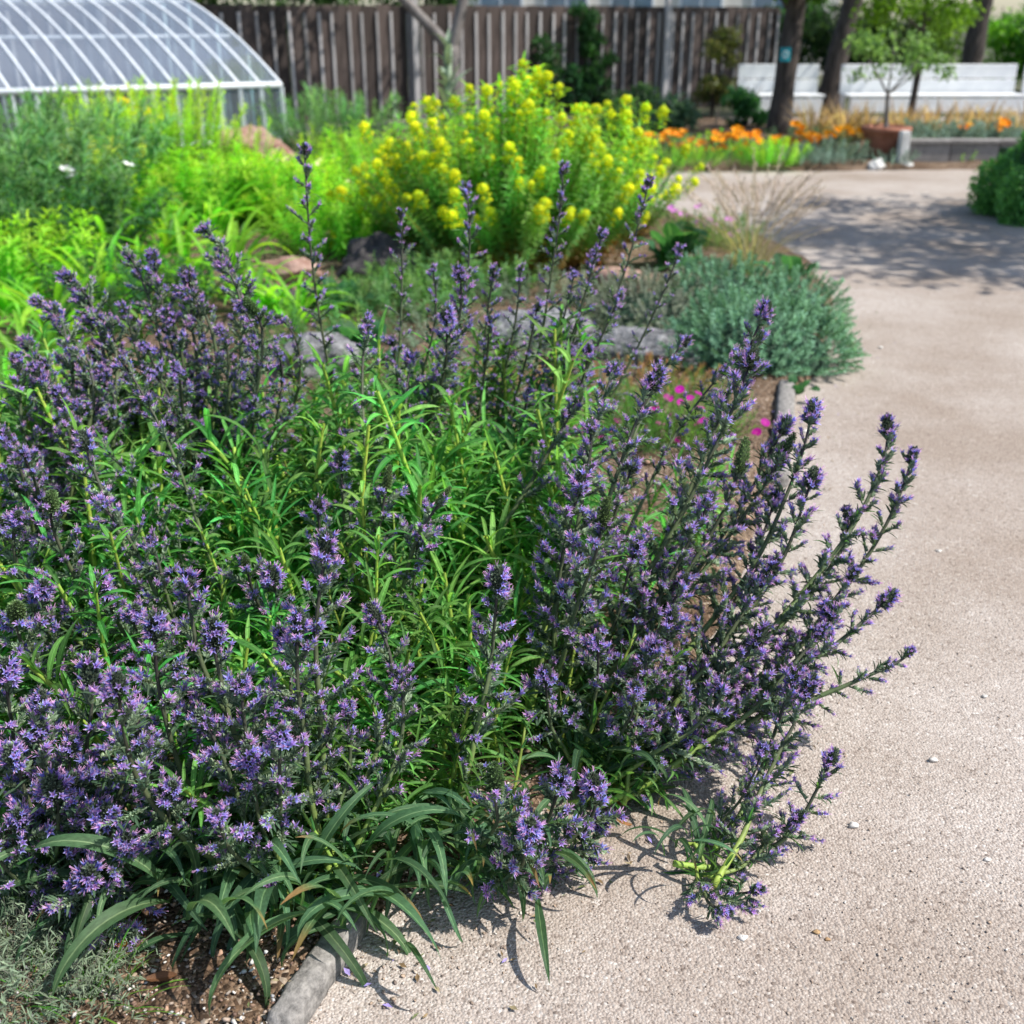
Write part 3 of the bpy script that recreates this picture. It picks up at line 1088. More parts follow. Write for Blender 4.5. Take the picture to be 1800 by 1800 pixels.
def tall_mesh(i):
    mb = MB()
    t = np.linspace(0, 1, 7)
    dx, dy = R.uniform(-.12, .12), R.uniform(-.12, .12)
    tube(mb, np.stack([dx * t * t, dy * t * t, t], 1), .0115 * (1 - .45 * t), arr((0.29, 0.40, 0.06)) * R.uniform(.8, 1.2), 6, 1, False)
    for k in range(52):
        q = .10 + .89 * (k + R.random()) / 52
        p_ = arr((dx * q * q, dy * q * q, q))
        a = k * GOLD + R.uniform(-.35, .35)
        e = rad(R.uniform(0, 45) + 25 * q)
        d = arr((math.cos(a) * math.cos(e), math.sin(a) * math.cos(e), math.sin(e)))
        c = arr(SB) * R.uniform(.8, 1.9) * arr((R.uniform(1, 1.4), 1, .9))
        V, F, C = leaf_arrays(R.uniform(.12, .26) * (1 - .3 * q), R.uniform(.018, .030), 6, R.uniform(20, 100), R.uniform(-5, 20), R.uniform(.1, .5), R.uniform(-50, 50), .05, lambda t: (min(1, .35 + t * 1.8)) * (1 - t ** 2.4) ** .85, c, c * 2.4, c * 1.3, 5, side=R.uniform(-.25, .25))
        mb.add(V @ frame(d).T + p_, F, C, 0)
    return mb.build('leafy_shoots', [M['leaf'], M['stem']])


FILL = [filler_mesh(i) for i in range(9)]
TALL = [tall_mesh(i) for i in range(7)]
PLANTS = []


# --- the clump, plant by plant (tip pixel, distance, passing pixel)
p = Plant('bugloss with drooping strap leaves and upright spikes above the grey edging stone', 545, 1575)
p.basal(84, .14, .29, az=(rad(180), rad(375)), lift=(-5, 70), spread=.25)
p.basal(24, .17, .28, spread=.12)
p.stem((570, 975), 1.70, (562, 1260), infl=.66, fat=1.25, leaves=14)
p.stem((272, 1112), 1.60, (345, 1400), infl=.5, fat=1.2, leaves=12)
p.stem((425, 1205), 1.58, (455, 1400), infl=.5, fat=1.15)
p.stem((437, 1340), 1.50, (470, 1470), infl=.6, fat=1.1)
p.stem((660, 1085), 1.76, (672, 1300), infl=.5, fat=1.05)
p.stem((330, 1030), 1.78, (390, 1240), infl=.45, fat=1.15)
p.stem((360, 1270), 1.56, (420, 1410), infl=.55, fat=1.1, twin=0)
p.stem((610, 1250), 1.66, (600, 1400), infl=.5, fat=1.0, twin=0)
p.stem((500, 1130), 1.74, (520, 1310), infl=.5, fat=1.1, twin=0)
p.stem((700, 1190), 1.72, (690, 1350), infl=.5, fat=1.0, twin=0)
p.leafy_shoot(.22, (.05, .1), 16)
p.leafy_shoot(.2, (-.1, .06), 16)

p = Plant('bugloss with dark drooping leaves over the pebbly soil at the front', 335, 1570)
p.basal(52, .14, .28, az=(rad(185), rad(370)), lift=(0, 70), spread=.14)
p.basal(18, .14, .24, spread=.1)
p.stem((300, 1395), 1.47, (320, 1490), infl=.5, fat=1.0, leaves=12, twin=0)
p.stem((240, 1250), 1.58, (290, 1420), infl=.5, fat=1.1, leaves=14, twin=0)

p = Plant('low bugloss sprawling over the gravel with a broad crowded flower head', 830, 1535)
p.basal(60, .12, .19, az=(rad(185), rad(345)), lift=(5, 65), spread=.15)
p.basal(24, .14, .20, spread=.10)
p.stem((875, 1025), 1.78, (845, 1260), infl=.66, fat=1.15, leaves=16)
p.stem((985, 1370), 1.55, (930, 1500), infl=.8, fat=1.3, leaves=10)
p.stem((1045, 1385), 1.58, (985, 1490), infl=.7, fat=1.2, leaves=8)
p.stem((870, 1385), 1.50, (860, 1470), infl=.5, fat=1.1, bud=True)
p.stem((930, 1460), 1.45, (890, 1540), infl=.75, fat=1.1, leaves=6)
p.leafy_shoot(.24, (.04, .12), 18)

p = Plant('bugloss with one spray arching low over the path grit', 1205, 1535)
p.basal(12, .10, .17, lift=(5, 60))
p.stem((1462, 1335), 1.74, (1362, 1490), infl=.75, fat=1.0, leaves=8, lmax=.07, twin=0)
p.stem((1395, 1190), 1.86, (1320, 1390), infl=.75, fat=1.0, leaves=10, lmax=.08)
p.stem((1420, 1215), 1.84, (1340, 1390), infl=.7, fat=1.0, leaves=8, lmax=.07, twin=0)
p.stem((1340, 1320), 1.72, (1270, 1450), infl=.8, fat=.9, style='thin', leaves=8, lmax=.07)
p.stem((1330, 1565), 1.53, (1265, 1560), infl=.7, fat=.9, leaves=4, lmax=.06, twin=0)
p.stem((1270, 1600), 1.47, (1235, 1570), infl=.7, fat=.9, leaves=4, lmax=.06, twin=0)
p.stem((1400, 1440), 1.66, (1320, 1510), infl=.7, fat=.9, leaves=6, lmax=.06, twin=0)

p = Plant('bugloss whose many spikes lean far out over the pale path', 1035, 1400)
p.basal(22, .14, .22)
p.stem((1560, 752), 2.30, (1440, 1010), infl=.7, fat=1.05, twin=0)
p.stem((1603, 805), 2.24, (1440, 1090), infl=.7, fat=1.0, twin=0)
p.stem((1490, 905), 2.2, (1400, 1070), infl=.66, fat=1.05, twin=0)
p.stem((1460, 1080), 2.0, (1360, 1190), infl=.66, fat=1.1)
p.stem((1350, 1010), 2.06, (1240, 1170), infl=.66, fat=1.15)
p.stem((1330, 1130), 1.94, (1220, 1240), infl=.66, fat=1.1)
p.stem((1555, 1058), 2.02, (1400, 1180), infl=.65, fat=.95)
p.stem((1425, 735), 2.26, (1290, 1040), infl=.66, fat=1.1)
p.stem((1425, 848), 2.14, (1290, 1110), infl=.64, fat=1.1)
p.stem((1500, 1010), 2.06, (1370, 1170), infl=.65, fat=1.0)
p.stem((1270, 1210), 1.84, (1190, 1300), infl=.6, fat=1.15)
p.stem((1050, 1130), 1.90, (1040, 1270), infl=.6, fat=1.1)
p.stem((960, 1190), 1.84, (980, 1300), infl=.55, fat=1.1, twin=0)
p.stem((1180, 1090), 1.96, (1130, 1260), infl=.6, fat=1.1)
p.leafy_shoot(.3, (.12, .1), 20)
p.leafy_shoot(.26, (.18, .02), 18)

p = Plant('bugloss with the thickest dark stemmed spike beside the magenta pinks', 950, 1310)
p.basal(18, .14, .22)
p.stem((1342, 552), 2.50, (1180, 930), infl=.5, fat=1.0, base=(1010, 1330))
p.stem((1318, 640), 2.30, (1150, 990), infl=.62, fat=1.3)
p.stem((1148, 675), 2.30, (1045, 960), infl=.56, fat=1.15)
p.stem((1018, 858), 2.10, (975, 1090), infl=.62, fat=1.25)
p.stem((1078, 652), 2.40, (1010, 880), infl=.4, fat=1.0)
p.stem((1038, 752), 2.22, (1000, 980), infl=.5, fat=1.1)
p.stem((1245, 885), 2.12, (1110, 1130), infl=.62, fat=1.2)
p.stem((1120, 960), 2.06, (1050, 1150), infl=.55, fat=1.1)
p.stem((1375, 800), 2.26, (1220, 1030), infl=.5, fat=1.05, bud=True)
p.stem((1300, 822), 2.2, (1180, 1040), infl=.5, fat=1.0, bud=True)
p.stem((1205, 600), 2.62, (1090, 850), infl=.35, fat=.95, style='thin')
p.leafy_shoot(.34, (.05, .12), 20)

p = Plant('bugloss with bright green leafy stems in the middle of the clump', 700, 1240)
p.basal(18, .14, .22)
p.stem((600, 815), 2.28, (618, 1000), infl=.5, fat=.95)
p.stem((645, 568), 2.68, (650, 850), infl=.42, fat=1.05)
p.stem((478, 1015), 2.0, (545, 1150), infl=.5, fat=1.0)
p.stem((735, 940), 2.1, (725, 1080), infl=.4, fat=.95, style='thin', twin=0)
p.stem((560, 890), 2.15, (600, 1050), infl=.45, fat=.95, twin=0)
p.stem((680, 850), 2.16, (660, 1040), infl=.3, fat=1.0, bud=True, leaves=26)
p.stem((775, 880), 2.10, (705, 1040), infl=.3, fat=1.0, bud=True, leaves=24)
p.stem((432, 990), 2.02, (520, 1150), infl=.3, fat=1.0, bud=True, leaves=18)
p.stem((1015, 700), 2.44, (900, 900), infl=.3, fat=1.0, bud=True, leaves=24)
for k in range(12):
    p.leafy_shoot(R.uniform(.26, .46), (R.uniform(-.1, .1), R.uniform(-.08, .14)), 24, .12, base=arr((R.uniform(-.22, .22), R.uniform(-.15, .22), 0)))

p = Plant('bugloss with pale lilac heads crowding the grey woolly plant at the bottom corner', 110, 1560)
p.basal(44, .13, .24, spread=.2)
for tip, Y, mid in [((25, 1335), 1.56, (60, 1450)), ((125, 1320), 1.60, (125, 1440)), ((35, 1445), 1.48, (70, 1530)), ((155, 1545), 1.40, (130, 1600)), ((190, 1440), 1.47, (160, 1520)), ((95, 1395), 1.5, (100, 1480)), ((10, 1190), 1.66, (40, 1380)), ((160, 1200), 1.68, (150, 1380)), ((70, 1240), 1.62, (90, 1400)), ((220, 1290), 1.58, (190, 1430))]:
    p.stem(tip, Y, mid, infl=.6, fat=1.25, leaves=12)
for k in range(5):
    p.leafy_shoot(R.uniform(.14, .24), (R.uniform(-.1, .1), R.uniform(-.05, .1)), 18)

p = Plant('bugloss with one long bare stemmed spike crossing the leafy stems', 385, 1300)
p.basal(18, .14, .22)
p.stem((212, 632), 2.36, (345, 900), infl=.56, fat=1.05, style='thin')
p.stem((178, 885), 2.1, (285, 1060), infl=.6, fat=1.05)
p.stem((150, 782), 2.2, (225, 980), infl=.5, fat=1.0)
p.stem((182, 1040), 1.9, (250, 1150), infl=.6, fat=1.2)
p.stem((90, 890), 2.04, (160, 1060), infl=.5, fat=1.1, bud=True)
p.stem((265, 950), 2.06, (310, 1100), infl=.5, fat=1.0)
p.stem((70, 1040), 1.9, (130, 1180), infl=.6, fat=1.2)
p.stem((30, 910), 2.02, (90, 1080), infl=.6, fat=1.1)
for k in range(8):
    p.leafy_shoot(R.uniform(.22, .42), (R.uniform(-.12, .08), R.uniform(-.08, .14)), 22, .11, base=arr((R.uniform(-.2, .2), R.uniform(-.15, .2), 0)))

p = Plant('bugloss with dark violet spikes before the bright green strap leaves', 330, 1040)
p.basal(14, .14, .22)
for tip, Y, mid, st in [((358, 402), 3.05, (425, 640), 'full'), ((228, 452), 3.0, (290, 640), 'full'), ((268, 455), 2.96, (310, 650), 'full'), ((332, 488), 2.9, (360, 680), 'full'), ((425, 540), 2.7, (438, 740), 'thin'),
                        ((492, 560), 2.8, (510, 720), 'thin'), ((395, 470), 2.95, (420, 650), 'full'), ((300, 560), 2.8, (330, 720), 'full'), ((215, 540), 2.85, (260, 700), 'full'), ((140, 520), 3.0, (215, 680), 'full'), ((385, 580), 2.75, (400, 730), 'full'), ((255, 610), 2.7, (300, 760), 'full')]:
    p.stem(tip, Y, mid, infl=.48, fat=1.05, style=st)
p.stem((445, 545), 2.66, (440, 740), infl=.3, fat=1.0, bud=True, leaves=20)
for k in range(9):
    p.leafy_shoot(R.uniform(.25, .5), (R.uniform(-.1, .1), R.uniform(-.08, .14)), 22, .11, base=arr((R.uniform(-.22, .22), R.uniform(-.2, .2), 0)))

p = Plant('bugloss crowded with violet spikes against the grass at the picture edge', 60, 1120)
p.basal(12, .14, .22)
for tip, Y, mid in [((118, 488), 3.0, (185, 690)), ((95, 548), 2.85, (130, 740)), ((48, 605), 2.7, (75, 780)), ((30, 640), 2.62, (50, 800)), ((70, 660), 2.6, (90, 820)), ((130, 620), 2.75, (150, 780)), ((12, 770), 2.35, (60, 930)), ((105, 700), 2.5, (120, 860)), ((180, 660), 2.65, (190, 820)),
                    ((40, 800), 2.3, (70, 950)), ((0, 920), 2.1, (30, 1040)), ((170, 560), 2.9, (200, 720))]:
    p.stem(tip, Y, mid, infl=.5, fat=1.05)
for k in range(6):
    p.leafy_shoot(R.uniform(.22, .42), (R.uniform(-.1, .1), R.uniform(-.08, .14)), 20, .11, base=arr((R.uniform(-.15, .25), R.uniform(-.2, .2), 0)))

p = Plant('bugloss bearing the tallest slender spike against the pale gravel bed', 640, 985)
p.basal(12, .14, .22)
p.stem((535, 262), 3.12, (585, 690), infl=.48, fat=1.1, style='thin')
p.stem((704, 372), 3.1, (700, 650), infl=.45, fat=.9, style='thin')
p.stem((820, 332), 3.15, (790, 640), infl=.45, fat=.95, style='thin')
p.stem((808, 488), 2.85, (765, 700), infl=.5, fat=1.1)
p.stem((760, 470), 3.0, (735, 680), infl=.4, fat=.9, style='thin')
p.stem((785, 560), 2.75, (745, 760), infl=.45, fat=1.05)
p.stem((690, 600), 2.8, (690, 760), infl=.3, fat=.9, style='thin')
for k in range(9):
    p.leafy_shoot(R.uniform(.25, .46), (R.uniform(-.08, .12), R.uniform(-.08, .14)), 22, .11, base=arr((R.uniform(-.25, .2), R.uniform(-.2, .2), 0)))

p = Plant('bugloss with slender spikes standing before the pale limestone rock', 850, 960)
p.basal(12, .14, .22)
for tip, Y, mid in [((990, 298), 3.15, (945, 620)), ((1140, 322), 3.15, (1035, 640)), ((1058, 412), 3.05, (975, 660)), ((868, 480), 3.05, (850, 680)), ((915, 470), 3.0, (880, 690)), ((945, 540), 2.95, (900, 720)), ((1010, 480), 3.05, (940, 700)), ((860, 560), 2.9, (840, 740)), ((1090, 520), 2.9, (1000, 720))]:
    p.stem(tip, Y, mid, infl=.46, fat=.95, style='thin')
p.stem((1000, 620), 2.75, (930, 780), infl=.45, fat=1.0)
for k in range(9):
    p.leafy_shoot(R.uniform(.25, .46), (R.uniform(-.05, .15), R.uniform(-.08, .14)), 22, .11, base=arr((R.uniform(-.2, .25), R.uniform(-.2, .2), 0)))


# leafy growth between the crowns, given to the nearest plant
k = 0
while k < 350:
    x, y = R.uniform(-1.75, .75), 1.56 + 1.85 * R.random()
    if x > -.12 + (y - 1.62) * .56 - .05 or x < -.52 * y - .25:
        continue
    if y < 1.75 and x < -.55 or y > 3.0 and x > .15 or y > 3.25:
        continue
    k += 1
    pl = min(PLANTS, key=lambda q: (q.loc.x - x) ** 2 + (q.loc.y - y) ** 2)
    hh = R.uniform(.18, .34) + .17 * min(1, max(0, (y - 1.6) / .9))
    a = R.uniform(0, 6.28)
    tl = R.uniform(0, .25)
    z = arr((math.cos(a) * math.sin(tl), math.sin(a) * math.sin(tl), math.cos(tl)))
    xa = np.cross(arr((math.sin(k), math.cos(k), 0)), z)
    xa /= np.linalg.norm(xa)
    tall = k % 6 == 0 and y > 1.85 and x < .25
    if x > .2 and y > 2.3:
        hh *= .62
    o = ob('leafy_shoots', R.choice(TALL if tall else FILL), pl.root, mat=mat4(np.stack([xa, np.cross(z, xa), z], 1), (x - pl.loc.x, y - pl.loc.y, 0), hh + (R.uniform(.12, .24) if tall else 0)))
    o['kind'] = 'stuff'


# ------------------------------------------------------------------ generic shoots and clumps
def shoot_mesh(name, h, nl, ll, lw, col, stemcol, lean=.15, elev=(10, 50), arch=40, start=.1, taper=.4, sr=.003, mat='foliage', colvar=.2, top=None, low=None):
    mb = MB()
    n = 6
    dx = R.uniform(-lean, lean) * h
    dy = R.uniform(-lean, lean) * h
    t = np.linspace(0, 1, n)
    pts = np.stack([dx * t ** 2, dy * t ** 2, h * t], 1)
    tube(mb, pts, sr * (1 - .6 * t), arr(stemcol), 4, 1, False)
    for k in range(nl):
        q = start + (1 - start) * (k + R.random()) / nl
        q = min(q, 1)
        p_ = arr((dx * q * q, dy * q * q, h * q))
        a = k * GOLD + R.uniform(-.4, .4)
        e = rad(R.uniform(*elev) + 25 * q)
        d = arr((math.cos(a) * math.cos(e), math.sin(a) * math.cos(e), math.sin(e)))
        c = arr(col) * R.uniform(1 - colvar, 1 + colvar)
        if top is not None:
            c = c * (1 - q ** 2) + arr(top) * q ** 2
        if low is not None and q < .42:
            kk = min(1, (.42 - q) / .2) * R.uniform(.4, 1)
            c = c * (1 - kk) + arr(low) * kk
        l = ll * R.uniform(.7, 1.2) * (1 - taper * q)
        V, F, C = leaf_arrays(l, lw * R.uniform(.8, 1.2) * (1 - .4 * taper * q), 4, arch * R.uniform(.5, 1.4), 0, .3, R.uniform(-30, 30), 0, None, c, c * 1.3, c, 3)
        mb.add(V @ frame(d).T + p_, F, C, 0)
    return mb.build(name, [M[mat], M['stem']])


def clump(name, label, cat, loc, shoots, n, radius, part='shoot', tilt=25, scale=(.8, 1.2), group=None, squash=1.0, grid=None):
    t = thing(name, label, cat, loc, group)
    res = []
    for k in range(n):
        r_ = radius * math.sqrt((k + .5) / n)
        a = k * GOLD + R.uniform(-.3, .3)
        x, y = r_ * math.cos(a), r_ * math.sin(a) * squash
        tl = rad(tilt) * (r_ / max(radius, 1e-6)) + R.uniform(-.08, .08)
        up = arr((math.cos(a) * math.sin(tl), math.sin(a) * math.sin(tl), math.cos(tl)))
        az = R.uniform(0, 2 * math.pi)
        F3 = frame(arr((math.cos(az), math.sin(az), 0)), up)
        z = up
        xax = np.cross(arr((math.sin(az), -math.cos(az), 0)), z)
        xax /= np.linalg.norm(xax)
        yax = np.cross(z, xax)
        F3 = np.stack([xax, yax, z], 1)
        o_ = ob(part, R.choice(shoots), t, mat=mat4(F3, (x, y, 0), R.uniform(*scale)))
        res.append((o_, r_ / radius, a, F3))
    return t, res


# --- spurge
SP_GREEN = (0.10, 0.25, 0.06)
SPURGE = [shoot_mesh('shoot', 1.0, 115, .105, .021, SP_GREEN, (0.20, 0.10, 0.03), .06, (-10, 35), 35, .10, .2, .006, top=(0.17, 0.37, 0.035), low=(0.34, 0.17, 0.03)) for _ in range(5)]
SPURGE_SHORT = [shoot_mesh('shoot', 1.0, 100, .10, .024, (0.10, 0.23, 0.07), (0.30, 0.13, 0.02), .1, (-10, 35), 35, .06, .25, .007, top=(0.15, 0.32, 0.05), low=(0.42, 0.18, 0.025)) for _ in range(3)]


def spurge_head(i):
    mb = MB()
    Y1, Y2 = arr((0.78, 0.80, 0.012)), arr((0.52, 0.70, 0.02))
    n = R.randint(60, 85)
    for k in range(n):
        u = (k + .5) / n
        th = math.acos(1 - 1.55 * u)
        a = k * GOLD
        d = arr((math.sin(th) * math.cos(a), math.sin(th) * math.sin(a), math.cos(th)))
        p_ = d * arr((.042, .042, .038)) * R.uniform(.85, 1.1) + arr((0, 0, .0))
        c = (Y1 * R.uniform(.8, 1.15) if R.random() < .75 else Y2)
        F3 = frame(d + rnd_dir() * .35, rnd_dir())
        s = R.uniform(.008, .012)
        V = arr([(0, 0, 0)] + [(s * .35, s * math.cos(w), s * math.sin(w)) for w in np.linspace(0, 2 * math.pi, 6)[:-1]])
        mb.add(V @ F3.T + p_, [(0, 1 + j, 1 + (j + 1) % 5) for j in range(5)], c)
    for k in range(R.randint(10, 16)):
        a = k * GOLD
        z = -R.uniform(.04, .16)
        p0 = arr((0, 0, z - .02))
        p1 = arr((.05 * math.cos(a), .05 * math.sin(a), z + .02)) * arr((R.uniform(.6, 1.1),) * 2 + (1,))
        for q in range(8):
            d = rnd_dir()
            F3 = frame(d, rnd_dir())
            s = R.uniform(.006, .010)
            V = arr([(0, 0, 0)] + [(s * .35, s * math.cos(w), s * math.sin(w)) for w in np.linspace(0, 2 * math.pi, 6)[:-1]])
            mb.add(V @ F3.T + p1 + d * .013, [(0, 1 + j, 1 + (j + 1) % 5) for j in range(5)], Y1 * R.uniform(.75, 1.1))
    return mb.build('flower_head', [M['flower']])


SHEADS = [spurge_head(i) for i in range(6)]


def spurge(label, px, py, n, radius, h, headp, squash=.8, sy=0.0):
    g = gp(px, py)
    t = thing('spurge', label, 'plant', (g.x, g.y + sy, 0.03), 'yellow spurge shrub')
    for k in range(n):
        r_ = radius * math.sqrt((k + .5) / n)
        a = k * GOLD
        x, y = r_ * math.cos(a), r_ * math.sin(a) * squash
        tl = rad(46) * (r_ / radius) ** 1.4 + R.uniform(-.09, .09)
        z = arr((math.cos(a) * math.sin(tl), math.sin(a) * math.sin(tl), math.cos(tl)))
        xax = np.cross(arr((math.sin(k), math.cos(k), 0)), z)
        xax /= np.linalg.norm(xax)
        F3 = np.stack([xax, np.cross(z, xax), z], 1)
        hh = h * (1.0 - .40 * (r_ / radius) ** 2) * R.uniform(.74, 1.14)
        me = R.choice(SPURGE)
        st = ob('shoot', me, t, mat=mat4(F3, (x * .7, y * .7, 0), hh))
        if R.random() < headp:
            v = me.vertices
            top = max(range(0, 24), key=lambda i: v[i].co.z)
            c = v[top].co
            ob('flower_head', R.choice(SHEADS), st, mat=mat4(np.eye(3), (c.x, c.y, 1.0), R.uniform(.46, .82) / hh))
    for k in range(n // 3):
        a = k * GOLD
        r_ = radius * R.uniform(.5, .95)
        tl = rad(R.uniform(20, 45))
        z = arr((math.cos(a) * math.sin(tl), math.sin(a) * math.sin(tl), math.cos(tl)))
        xax = np.cross(arr((math.sin(k), math.cos(k), 0)), z)
        xax /= np.linalg.norm(xax)
        ob('shoot', R.choice(SPURGE_SHORT), t, mat=mat4(np.stack([xax, np.cross(z, xax), z], 1), (r_ * math.cos(a), r_ * math.sin(a) * squash, 0), h * R.uniform(.4, .6)))
    return t


spurge('large spurge shrub topped with domed yellow flower heads and orange lower stems', 900, 478, 210, .74, 1.08, .85, .75, .25)
spurge('shorter edge of yellow spurge leaning out behind the pink thrift', 1075, 440, 46, .34, .86, .8, .8, .3)
spurge('lower spurge with scattered yellow heads beside the dark rock', 720, 450, 44, .34, .80, .7, .8, .2)

# --- grey cushion plants by the path
CUSH = [shoot_mesh('shoot', 1.0, 34, .26, .085, (0.11, 0.235, 0.145), (0.10, 0.14, 0.09), .25, (15, 55), 20, .15, .2, .012, mat='silver', top=(0.18, 0.34, 0.22)) for _ in range(4)]
CUSH2 = [shoot_mesh('shoot', 1.0, 34, .25, .075, (0.17, 0.205, 0.155), (0.13, 0.15, 0.11), .3, (15, 55), 20, .15, .2, .012, mat='silver', top=(0.25, 0.28, 0.22)) for _ in range(4)]
for (px, py, n, r_, sc, label, ms) in [
        (1322, 640, 230, .45, (.18, .30), 'dense grey-green cushion plant spilling onto the edge of the path', CUSH),
        (1262, 565, 130, .38, (.20, .32), 'taller grey-green cushion plant behind the spilling one', CUSH),
        (1140, 575, 140, .38, (.16, .24), 'pale silvery cushion plant above the pitted rock', CUSH2),
        (1385, 575, 80, .28, (.16, .26), 'grey-green cushion plant below the feathery grass', CUSH)]:
    g = gp(px, py)
    t = thing('cushion_plant', label, 'plant', (g.x, g.y, .02), 'grey cushion plants by the path')
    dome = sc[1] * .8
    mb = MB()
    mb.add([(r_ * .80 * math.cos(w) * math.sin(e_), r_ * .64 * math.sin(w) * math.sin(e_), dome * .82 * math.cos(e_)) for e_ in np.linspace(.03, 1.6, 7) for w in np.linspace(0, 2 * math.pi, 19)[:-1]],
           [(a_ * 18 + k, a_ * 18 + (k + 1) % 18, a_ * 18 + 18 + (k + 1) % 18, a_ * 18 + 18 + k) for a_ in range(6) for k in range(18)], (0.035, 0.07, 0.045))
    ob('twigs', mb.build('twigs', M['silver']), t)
    for k in range(int(n * 1.9)):
        u = (k + .5) / (n * 1.9)
        th, a = math.acos(1 - u), k * GOLD
        d = arr((math.sin(th) * math.cos(a), math.sin(th) * math.sin(a), math.cos(th)))
        lump = 1 + .10 * math.sin(3 * a + 2 * th) + .07 * math.sin(7 * a + 5 * th)
        z = d * arr((1, 1, r_ / dome * .6)) + rnd_dir() * .25 + arr((0, 0, .2))
        z /= np.linalg.norm(z)
        xa = np.cross(arr((math.sin(k), math.cos(k), .1)), z)
        xa /= np.linalg.norm(xa)
        ob('shoot', R.choice(ms), t, mat=mat4(np.stack([xa, np.cross(z, xa), z], 1), d * arr((r_ * .92, r_ * .74, dome)) * lump * .9, R.uniform(.075, .125)))

# --- bergenia-like round leaves
BIG = [leaf_mesh('leaf', M['leaf'], L=1.0, Wd=.85, rows=8, arch=R.uniform(30, 80), a0=R.uniform(10, 40), fold=R.uniform(-.1, .25), twist=R.uniform(-20, 20), wave=.12, base=(0.035, 0.125, 0.05), mid=(0.1, 0.24, 0.09), edge=(0.045, 0.15, 0.05),
                 prof=lambda t: math.sqrt(max(0, 1 - (2 * t - 1) ** 2)) ** .8 if t > .12 else .12, cols=7) for _ in range(4)]
for (px, py, n, lo, hi, label) in [(1190, 480, 26, .12, .20, 'broad leaved green plant between spurge and grey cushion'), (1390, 510, 9, .08, .15, 'small green leaved plant poking out onto the path behind the cushion'), (1400, 705, 8, .035, .06, 'tiny green weed growing at the end of the edging stone'),
                                   (640, 640, 16, .09, .16, 'broad blue-green leaves at the foot of the tallest spike'), (600, 560, 12, .09, .15, 'crinkled green leaved plant beside the knobbly rock')]:
    g = gp(px, py)
    t = thing('broad_leaved_plant', label, 'plant', (g.x, g.y, .02))
    for k in range(n):
        a = k * GOLD
        e = rad(R.uniform(20, 75))
        d = arr((math.cos(a) * math.cos(e), math.sin(a) * math.cos(e), math.sin(e)))
        L = R.uniform(lo, hi)
        ob('leaf', R.choice(BIG), t, mat=mat4(frame(d), arr((math.cos(a), math.sin(a), 0)) * L * R.uniform(.1, .9) + arr((0, 0, L * R.uniform(.1, .8))), L))


# low growth in the gap before the rocks and under the spurge
LOWG = [shoot_mesh('shoot', 1.0, 40, .26, .06, (0.07, 0.17, 0.06), (0.10, 0.16, 0.04), .3, (5, 50), 40, .05, .2, .012, top=(0.12, 0.24, 0.08)) for _ in range(4)]
LOWS = [shoot_mesh('shoot', 1.0, 40, .24, .05, (0.14, 0.20, 0.13), (0.13, 0.15, 0.10), .3, (5, 50), 30, .05, .2, .012, mat='silver', top=(0.20, 0.26, 0.18)) for _ in range(4)]
for (px, py, ms, n, r_, sc, label) in [(700, 560, LOWG, 60, .36, (.12, .22), 'low green ground cover in front of the dark rock'), (780, 600, LOWS, 50, .32, (.08, .16), 'grey-green ground cover behind the spike with the curved tip'), (540, 620, LOWG, 50, .30, (.10, .20), 'low green ground cover behind the half hidden grey rock'),
                                       (720, 690, LOWG, 50, .30, (.08, .15), 'fresh green ground cover between the back stems'), (960, 530, LOWS, 60, .36, (.10, .18), 'silvery ground cover behind the broad limestone rock'), (620, 730, LOWG, 40, .26, (.08, .15), 'low leafy ground cover below the half hidden rock'),
                                       (820, 520, LOWG, 60, .34, (.14, .24), 'leafy green ground cover under the spurge stems'), (1040, 600, LOWS, 40, .22, (.08, .14), 'grey-green mat squeezed between the two pale rocks'), (1000, 720, LOWG, 44, .26, (.06, .11), 'green mat in front of the broad limestone rock'),
                                       (640, 545, LOWG, 50, .30, (.12, .22), 'leafy ground cover hiding the foot of the dark rock'), (880, 640, LOWS, 50, .30, (.08, .15), 'silvery mat at the near side of the broad limestone rock'), (760, 520, LOWG, 50, .3, (.14, .24), 'green ground cover between dark rock and spurge'), (1090, 665, LOWS, 40, .24, (.06, .11), 'thin silvery mat at the near foot of the pitted rock')]:
    g = gp(px, py)
    clump('ground_cover', label, 'plant', (g.x, g.y, .02), ms, n, r_, 'shoot', 45, sc, 'low ground cover around the rocks', .75)


# --- grasses
def blade_mesh(name, col, tip, L=1.0, w=.006, arch=50, rows=7, mat='foliage', a0=0):
    mb = MB()
    V, F, C = leaf_arrays(L, w, rows, arch, a0, .2, R.uniform(-40, 40), 0, lambda t: 1 - t ** 3, col, col, col, 3)
    q = np.linspace(0, 1, rows + 1).repeat(3)[:, None]
    C = arr(col) * (1 - q) + arr(tip) * q
    mb.add(V, F, C)
    return mb.build(name, M[mat])


def tuft(name, label, cat, loc, meshes, n, lo, hi, elev=(45, 85), part='blade', group=None, r0=.05):
    t = thing(name, label, cat, loc, group)
    for k in range(n):
        a = R.uniform(0, 2 * math.pi)
        e = rad(R.uniform(*elev))
        d = arr((math.cos(a) * math.cos(e), math.sin(a) * math.cos(e), math.sin(e)))
        ob(part, R.choice(meshes), t, mat=mat4(frame(d), arr((math.cos(a), math.sin(a), 0)) * R.uniform(0, r0), R.uniform(lo, hi)))
    return t


FEATHER = [blade_mesh('blade', (0.16, 0.22, 0.07), (0.34, 0.25, 0.17), w=.009, arch=R.uniform(20, 75)) for _ in range(6)]


